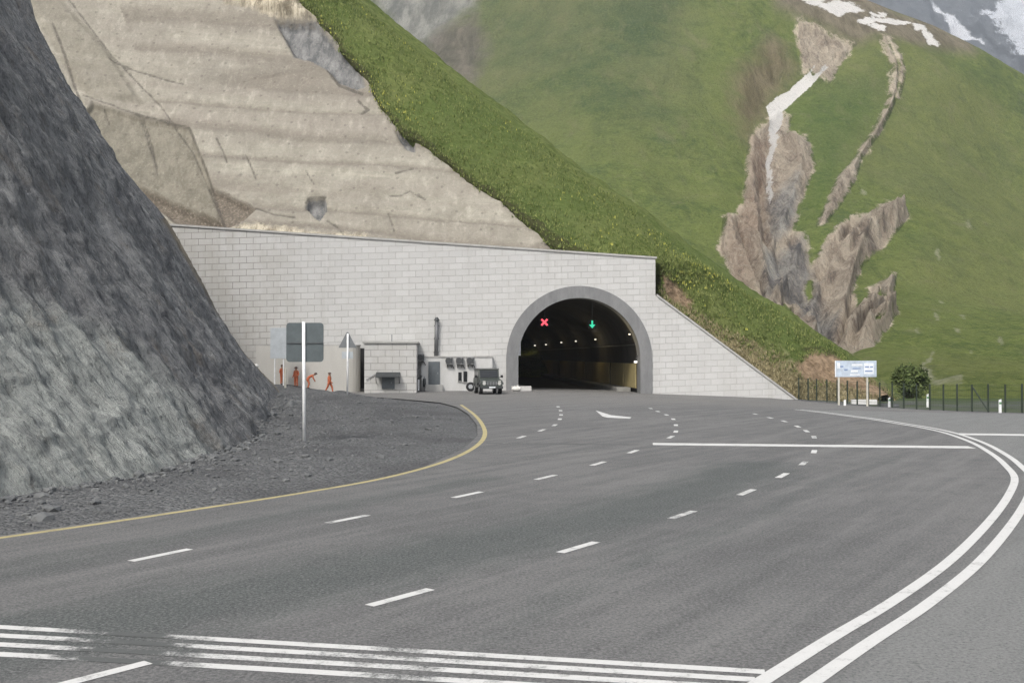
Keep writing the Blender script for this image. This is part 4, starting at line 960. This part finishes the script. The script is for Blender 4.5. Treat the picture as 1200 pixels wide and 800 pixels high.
# spare tyre leaning on the annex
p = P(551.5, 456.5, 87.2); p.z = .0
o = thing('spare_tyre', (p.x, p.y, float(g(p.x, p.y))), 'dark spare tyre leaning on the annex left of the jeep', 'tyre', WA)
tb = bmesh.new(); MBt = MB(); MBt.b.free()
for i in range(24):
    for j in range(10):
        a_, c_ = 2*math.pi*i/24, 2*math.pi*j/10; rr = .29+.11*math.cos(c_)
        tb.verts.new((rr*math.cos(a_), .1*math.sin(c_), .40+rr*math.sin(a_)))
tb.verts.ensure_lookup_table()
for i in range(24):
    for j in range(10): tb.faces.new([tb.verts[(i % 24)*10+j], tb.verts[((i+1) % 24)*10+j], tb.verts[((i+1) % 24)*10+(j+1) % 10], tb.verts[i*10+(j+1) % 10]])
MBt.b = tb; ty = MBt.build('tyre', BLACK, o, True); ty.rotation_euler = (R(-12), 0, 0)
rm = MB().tube((0, -.05, .4), (0, .05, .4), .19, n=18).build('rim', GALV, o); rm.rotation_euler = (R(-12), 0, 0)

# ------------------------------------------------------------------ people
def person(px, py_foot, D, rz, pose, label):
    p = P(px, py_foot, D); p.z = float(soil(np.array([p.x]), np.array([p.y]))[0])-.015
    o = thing('person', p, label, 'person', rz, 'workers in orange by the cream wall'); o.scale = (1.0, 1.0, .93)
    J = {'pel': (0, 0, .95, .135), 'bel': (0, 0, 1.08, .13), 'che': (0, -.01, 1.3, .15), 'nk': (0, 0, 1.47, .06), 'hd': (0, -.02, 1.58, .088), 'hd2': (0, -.01, 1.68, .085)}
    for sx, k in ((-1, 'l'), (1, 'r')):
        J['sh'+k] = (sx*.18, 0, 1.40, .07); J['hip'+k] = (sx*.1, 0, .88, .1)
        if pose == 'walk':
            f = sx; J['el'+k] = (sx*.25, f*.12+.03, 1.14, .05); J['wr'+k] = (sx*.24, f*.2-.12, .92, .038); J['ha'+k] = (sx*.235, f*.22-.2, .84, .035)
            J['kn'+k] = (sx*.1, -f*.16-.04, .5, .07); J['an'+k] = (sx*.1, -f*.3+.05, .1, .05); J['to'+k] = (sx*.11, -f*.3-.14, .045, .045)
        elif pose == 'bend':
            J['el'+k] = (sx*.24, -.42, .95, .05); J['wr'+k] = (sx*.16, -.55, .72, .038); J['ha'+k] = (sx*.14, -.58, .63, .035)
            J['kn'+k] = (sx*.12, -.1, .5, .07); J['an'+k] = (sx*.13, .02, .1, .05); J['to'+k] = (sx*.14, -.17, .045, .045)
        else:
            J['el'+k] = (sx*.26, .03, 1.12, .05); J['wr'+k] = (sx*.22, -.16, .98 if sx > 0 else .88, .038); J['ha'+k] = (sx*.18, -.24, .98 if sx > 0 else .8, .035)
            J['kn'+k] = (sx*.11, -.02, .5, .07); J['an'+k] = (sx*.12, .02, .1, .05); J['to'+k] = (sx*.14, -.17, .045, .045)
    if pose == 'bend':
        J['bel'] = (0, -.06, 1.05, .13); J['che'] = (0, -.28, 1.18, .15); J['nk'] = (0, -.42, 1.25, .06); J['hd'] = (0, -.53, 1.28, .088); J['hd2'] = (0, -.6, 1.33, .085); J['pel'] = (0, .06, .9, .14)
        for sx, k in ((-1, 'l'), (1, 'r')): J['sh'+k] = (sx*.18, -.36, 1.2, .07); J['hip'+k] = (sx*.1, .06, .84, .1)
    ed = [('pel', 'bel'), ('bel', 'che'), ('che', 'nk'), ('nk', 'hd'), ('hd', 'hd2')]
    for k in 'lr': ed += [('che', 'sh'+k), ('sh'+k, 'el'+k), ('el'+k, 'wr'+k), ('wr'+k, 'ha'+k), ('pel', 'hip'+k), ('hip'+k, 'kn'+k), ('kn'+k, 'an'+k), ('an'+k, 'to'+k)]
    nm = list(J); me = bpy.data.meshes.new('body'); me.from_pydata([J[n_][:3] for n_ in nm], [(nm.index(a_), nm.index(b_)) for a_, b_ in ed], [])
    tmp = bpy.data.objects.new('tmp', me); COL.objects.link(tmp)
    sk = tmp.modifiers.new('s', 'SKIN'); me.skin_vertices[0].data[0].use_root = True
    for q_, n_ in enumerate(nm): me.skin_vertices[0].data[q_].radius = (J[n_][3]*1.15,)*2; 
    ss = tmp.modifiers.new('u', 'SUBSURF'); ss.levels = ss.render_levels = 1
    bm2 = bpy.data.meshes.new_from_object(tmp.evaluated_get(bpy.context.evaluated_depsgraph_get())); bpy.data.objects.remove(tmp)
    bm2.name = 'body'
    bm2.materials.clear()
    for m_ in (ORANGE, SKIN, BOOT): bm2.materials.append(m_)
    hd = Vector(J['hd'][:3])
    for f in bm2.polygons:
        c_ = f.center; f.use_smooth = True
        f.material_index = 1 if (c_-hd).length < .17 or min((c_-Vector(J['ha'+k][:3])).length for k in 'lr') < .07 else (2 if c_.z < .13 else 0)
    link(bpy.data.objects.new('body', bm2), o)
    h2 = Vector(J['hd2'][:3])
    hb = MB(); hb.ball(h2+Vector((0, 0, .03)), .125, (1, 1.1, .75), 14); hb.tube(h2+Vector((0, -.02, -.015)), h2+Vector((0, -.02, .005)), .15, n=16); hb.build('hard_hat', HELM, o, True)
person(330.5, 451, 84.0, R(60), 'stand', 'leftmost worker in orange, standing close to the rock face')
person(347, 451, 84.0, R(-30), 'stand', 'worker in orange standing just left of the white sign pole')
person(361, 451.5, 83.6, R(100), 'bend', 'worker in orange bending down just behind the white sign pole')
person(386, 452, 83.2, R(75), 'walk', 'worker in orange walking alone between the two signs')

# ------------------------------------------------------------------ signs on the left verge
p = gnd(356.5, 517.5); p.z = float(soil(np.array([p.x]), np.array([p.y]))[0]); D = p.y
o = thing('road_sign', p, 'large grey backed square road sign on a white pole', 'road sign', R(-2)); k = D/FPX
pt = P(355, 377.5, D).z-p.z; w_ = 44*k; zc = P(355, 401, D).z-p.z
def rrect(w2, h2, r, zc, y):
    pts = []
    for cx, cz, a0 in ((w2-r, h2-r, 0), (-w2+r, h2-r, 90), (-w2+r, -h2+r, 180), (w2-r, -h2+r, 270)):
        for q_ in range(6): a_ = R(a0+18*q_); pts.append((cx+r*math.cos(a_), y, zc+cz+r*math.sin(a_)))
    return pts
MB().prism(rrect(w_/2, 23*k, .12, zc, .05), (0, .025, 0)).build('panel', SIGNB, o)
for dz in (-.02,): MB().box((0, .032, zc+dz), (w_*.96, .03, .05)).build('brace', paint('sign_brace', (.09, .1, .105), .5, .3), o)
MB().tube((0, 0, -.3), (-.03, -.012, pt+.02), .058, n=16).build('pole', POLE, o, True)
pt_ = P(407, 463, 70); gz = float(soil(np.array([pt_.x]), np.array([pt_.y]))[0])
# walk along the ray until the heaped gravel is met
for D in np.arange(45, 84, .25):
    q_ = P(407, 463, D)
    if q_.z <= float(soil(np.array([q_.x]), np.array([q_.y]))[0]): break
o = thing('warning_sign', q_, 'triangular warning sign seen from behind on a white pole', 'road sign', R(6)); k = D/FPX
zb = (463-407.5)*k; zt = (463-389)*k; hw = 10.5*k
MB().prism([(-hw, .05, zb), (hw, .05, zb), (.05, .05, zt), (-.05, .05, zt)], (0, .03, 0)).build('panel', paint('light_grey_sign_back', (.2, .212, .22), .5, .2), o)
MB().box((0, .065, (463-416)*k), (13*k, .03, 8*k), bev=.005).build('plate', BLUEL, o)
MB().tube((0, 0, -.3), (.02, -.03, zt-.1), .065, n=14).build('pole', POLE, o, True)
# pale board behind the big sign
s, z = wpx(327, 402, 5.5); a_ = P(327, 402, 82.5); gz = .35
o = thing('information_board', (a_.x, a_.y, gz), 'pale blue board half hidden behind the big square sign', 'sign', R(2)); k = 82.5/FPX
MB().box((0, 0, a_.z-gz), (13*k+.5, .05, 36*k), bev=.01).build('panel', BLUEL, o)
for sx in (-.35, .35): MB().tube((sx, .06, -.3), (sx, .06, a_.z-gz), .05).build('post', POLE, o)
p = P(334.5, 456, 80); o = thing('marker_post', p, 'short pale marker post in front of the leftmost worker', 'post')
MB().tube((0, 0, -.4), (0, 0, 1.6), .085, n=12).ball((0, 0, 1.6), .085).build('post', POSTC, o)
o = thing('white_bag', Vector(ledge)-Vector((0, 0, .06)), 'white sack caught on the rock face edge', 'sack')
MB().ball((0, 0, .12), .24, (1.1, .9, .8), 12).build('bag', BAGW, o, True)

# ------------------------------------------------------------------ fence, sign, delineators on the right
fx_ = [904.5, 916, 926, 936, 947, 957, 969, 981, 993, 1004.5, 1017.6, 1031, 1045.5, 1059, 1074, 1089.6, 1105.5, 1121.5, 1139, 1158, 1178, 1197.6, 1219, 1242]
f0 = Vector((24.3, 97, 0)); f1 = Vector((34.6, 69, 0)); posts = []
for px in fx_:
    x, y, _ = ray(px, 450); m_ = x/y                  # point of the fence line in that direction
    dx, dy = f1.x-f0.x, f1.y-f0.y; t = (m_*f0.y-f0.x)/(dx-m_*dy); X_, Y_ = f0.x+dx*t, f0.y+dy*t
    posts.append(Vector((X_, Y_, float(g(X_, Y_))-.05)))
fb = posts[0].copy()
fence = thing('mesh_fence', fb, 'dark green post and wire fence along the right road edge', 'fence')
for q_, v in enumerate(posts):
    l = v-fb; h_ = 1.95+.02*math.sin(q_*3.1)
    MB().box((l.x, l.y, l.z+h_/2-.1), (.1, .1, h_+.2), bev=.008).build('post', FENCEM, fence)
for a_, b_ in zip(posts[:-1], posts[1:]):
    A, B_ = a_-fb, b_-fb; m_ = MB()
    for z in (.3, .7, 1.1, 1.5, 1.85): m_.tube(A+Vector((0, -.06, z)), B_+Vector((0, -.06, z)), .008, n=4, cap=False)
    nvw = 8
    for q_ in range(1, nvw):
        c_ = A.lerp(B_, q_/nvw)+Vector((0, -.06, 0)); m_.tube(c_+Vector((0, 0, .15)), c_+Vector((0, 0, 1.88)), .005, n=3, cap=False)
    m_.build('wire_panel', FENCEM, fence)
A, B_ = posts[18]-fb, posts[19]-fb
MB().tube(A+Vector((0, -.1, 1.75)), B_+Vector((-.05, -.12, .05)), .05, n=8).build('brace', FENCEM, fence)
def on_ground(px, py):
    p_ = gnd(px, py); return Vector((p_.x, p_.y, float(soil(np.array([p_.x]), np.array([p_.y]))[0])))
A = on_ground(982.5, 474.5); B_ = on_ground(1016.5, 476); D = (A.y+B_.y)/2; k = D/FPX
o = thing('direction_sign', (A+B_)/2, 'faded blue and white direction board on two cream posts', 'road sign', math.atan2(B_.y-A.y, B_.x-A.x)*.3); c0 = (A+B_)/2
zb, zt = P(1000, 441.5, D).z-c0.z, P(1000, 422.5, D).z-c0.z; x0, x1 = P(978.5, 430, D).x-c0.x, P(1026.5, 430, D).x-c0.x
pn = MB().box(((x0+x1)/2, -.06, (zb+zt)/2), (x1-x0, .05, zt-zb), bev=.006).build('panel', BLUES, o)
H_ = zt-zb; W_ = x1-x0
for a_, b_, c_, d_ in ((.05, .12, .52, .88), (.38, .55, .30, .42), (.40, .66, .68, .80), (.70, .93, .18, .85), (.36, .60, .10, .18)):
    MB().box((x0+W_*(a_+b_)/2, -.09, zb+H_*(c_+d_)/2), (W_*(b_-a_), .012, H_*(d_-c_))).build('lettering', SIGNW, pn)
for a_, b_, c_, d_ in ((.72, .82, .58, .66), (.84, .91, .58, .66), (.72, .9, .32, .40), (.12, .2, .6, .68), (.22, .3, .4, .48), (.42, .62, .5, .55)):
    MB().box((x0+W_*(a_+b_)/2, -.1, zb+H_*(c_+d_)/2), (W_*(b_-a_), .012, H_*(d_-c_))).build('lettering', SIGNI, pn)
MB().box((x0+.03, -.07, (zb+zt)/2), (.07, .07, H_)).build('edge_trim', SIGNW, o)
for px in (983, 1016):
    x = P(px, 450, D).x-c0.x; MB().box((x, 0, zt/2-.15), (.13, .1, zt+.3)).build('post', POSTC, o)
a_ = on_ground(1012.5, 472.8); o = thing('white_barrier', a_, 'long low white barrier block beneath the blue direction board', 'barrier', R(-8)); k = a_.y/FPX
MB().prism([(-14.5*k, -.22, 0), (14.5*k, -.22, 0), (14.5*k, -.12, 5.6*k), (-14.5*k, -.12, 5.6*k)], (0, .4, 0), .02).build('block', WHITEP, o)
a_ = on_ground(1041, 475.5); o = thing('dark_slab', a_, 'low dark slab lying by the fence right of the blue board', 'slab', R(-10)); k = a_.y/FPX
MB().prism([(-12*k, -.3, 0), (12*k, -.3, 0), (11*k, -.2, .26), (-11*k, -.2, .26)], (0, .6, 0), .03).build('slab', DARKST, o)
for px, py, hpx, lb in ((1042, 476, 11.5, 'white delineator post standing in front of the low dark slab'), (1087, 476, 15.5, 'white delineator post just right of the dark round bush'), (1172, 483, 16.5, 'white delineator post right of the braced fence post'), (990, 475, 8, 'stubby white post between the legs of the blue board')):
    a_ = on_ground(px, py); k = a_.y/FPX; o = thing('delineator_post', a_, lb, 'delineator', 0, 'white delineator posts on the right verge')
    h_ = hpx*k; MB().prism([(-.09, -.04, -.1), (.09, -.04, -.1), (.08, -.04, h_), (-.08, -.04, h_-.06)], (0, .08, 0), .01).build('post', POLE, o)
    if hpx > 9: MB().box((0, -.045, h_*.72), (.15, .02, h_*.16)).build('reflector', DELG, o)

# ------------------------------------------------------------------ bushes
def bush(px, py, D, wpx_, hpx_, n, name, label, group=None, ls=.16, parts=True):
    c0 = P(px, py, D); k = D/FPX; rw, rh = wpx_*k/2, hpx_*k/2; base = Vector((c0.x, c0.y, c0.z-rh-.2))
    o = thing(name, base, label, 'bush' if 'bush' in name else 'tree', 0, group)
    t_ = MB()
    for q_ in range(6):
        a_ = random.uniform(0, 6.28); t_.tube((random.uniform(-.1, .1), random.uniform(-.1, .1), -.3), (math.cos(a_)*rw*.5, math.sin(a_)*rw*.5, rh*random.uniform(.8, 1.5)), .09, .03, 7)
    t_.build('trunk', BARK, o)
    cl = RNG.normal(0, 1, (46, 3)); cl /= np.linalg.norm(cl, axis=1, keepdims=True); cl *= RNG.uniform(.35, .98, (46, 1))**.6
    cl = cl*np.array([rw*1.1, rw, rh])*RNG.uniform(.75, 1.0, (46, 1))*.9+np.array([0, 0, rh+.1]); ct = RNG.uniform(0, 1, 46)
    ii = RNG.integers(0, 46, n); pts = cl[ii]+RNG.normal(0, 1, (n, 3))*np.array([rw, rw, rh])*.15
    e1 = RNG.normal(0, 1, (n, 3)); e1 /= np.linalg.norm(e1, axis=1, keepdims=True); e2 = np.cross(e1, RNG.normal(0, 1, (n, 3))); e2 /= np.linalg.norm(e2, axis=1, keepdims=True)
    L_ = RNG.uniform(.6, 1.3, (n, 1))*ls
    V = np.stack([pts-e1*L_, pts+e2*L_*.5, pts+e1*L_, pts-e2*L_*.5], 1).reshape(-1, 3)
    tone = np.repeat(np.clip(ct[ii]*.6+RNG.uniform(0, .5, n), 0, 1), 4)
    npmesh('crown', V, np.arange(4*n).reshape(-1, 4), LEAFD, {'tone': tone}, o, False)
bush(1067, 447, 108, 41, 46, 6500, 'round_bush', 'dark green rounded bush behind the fence, right of the blue board', None, .2)
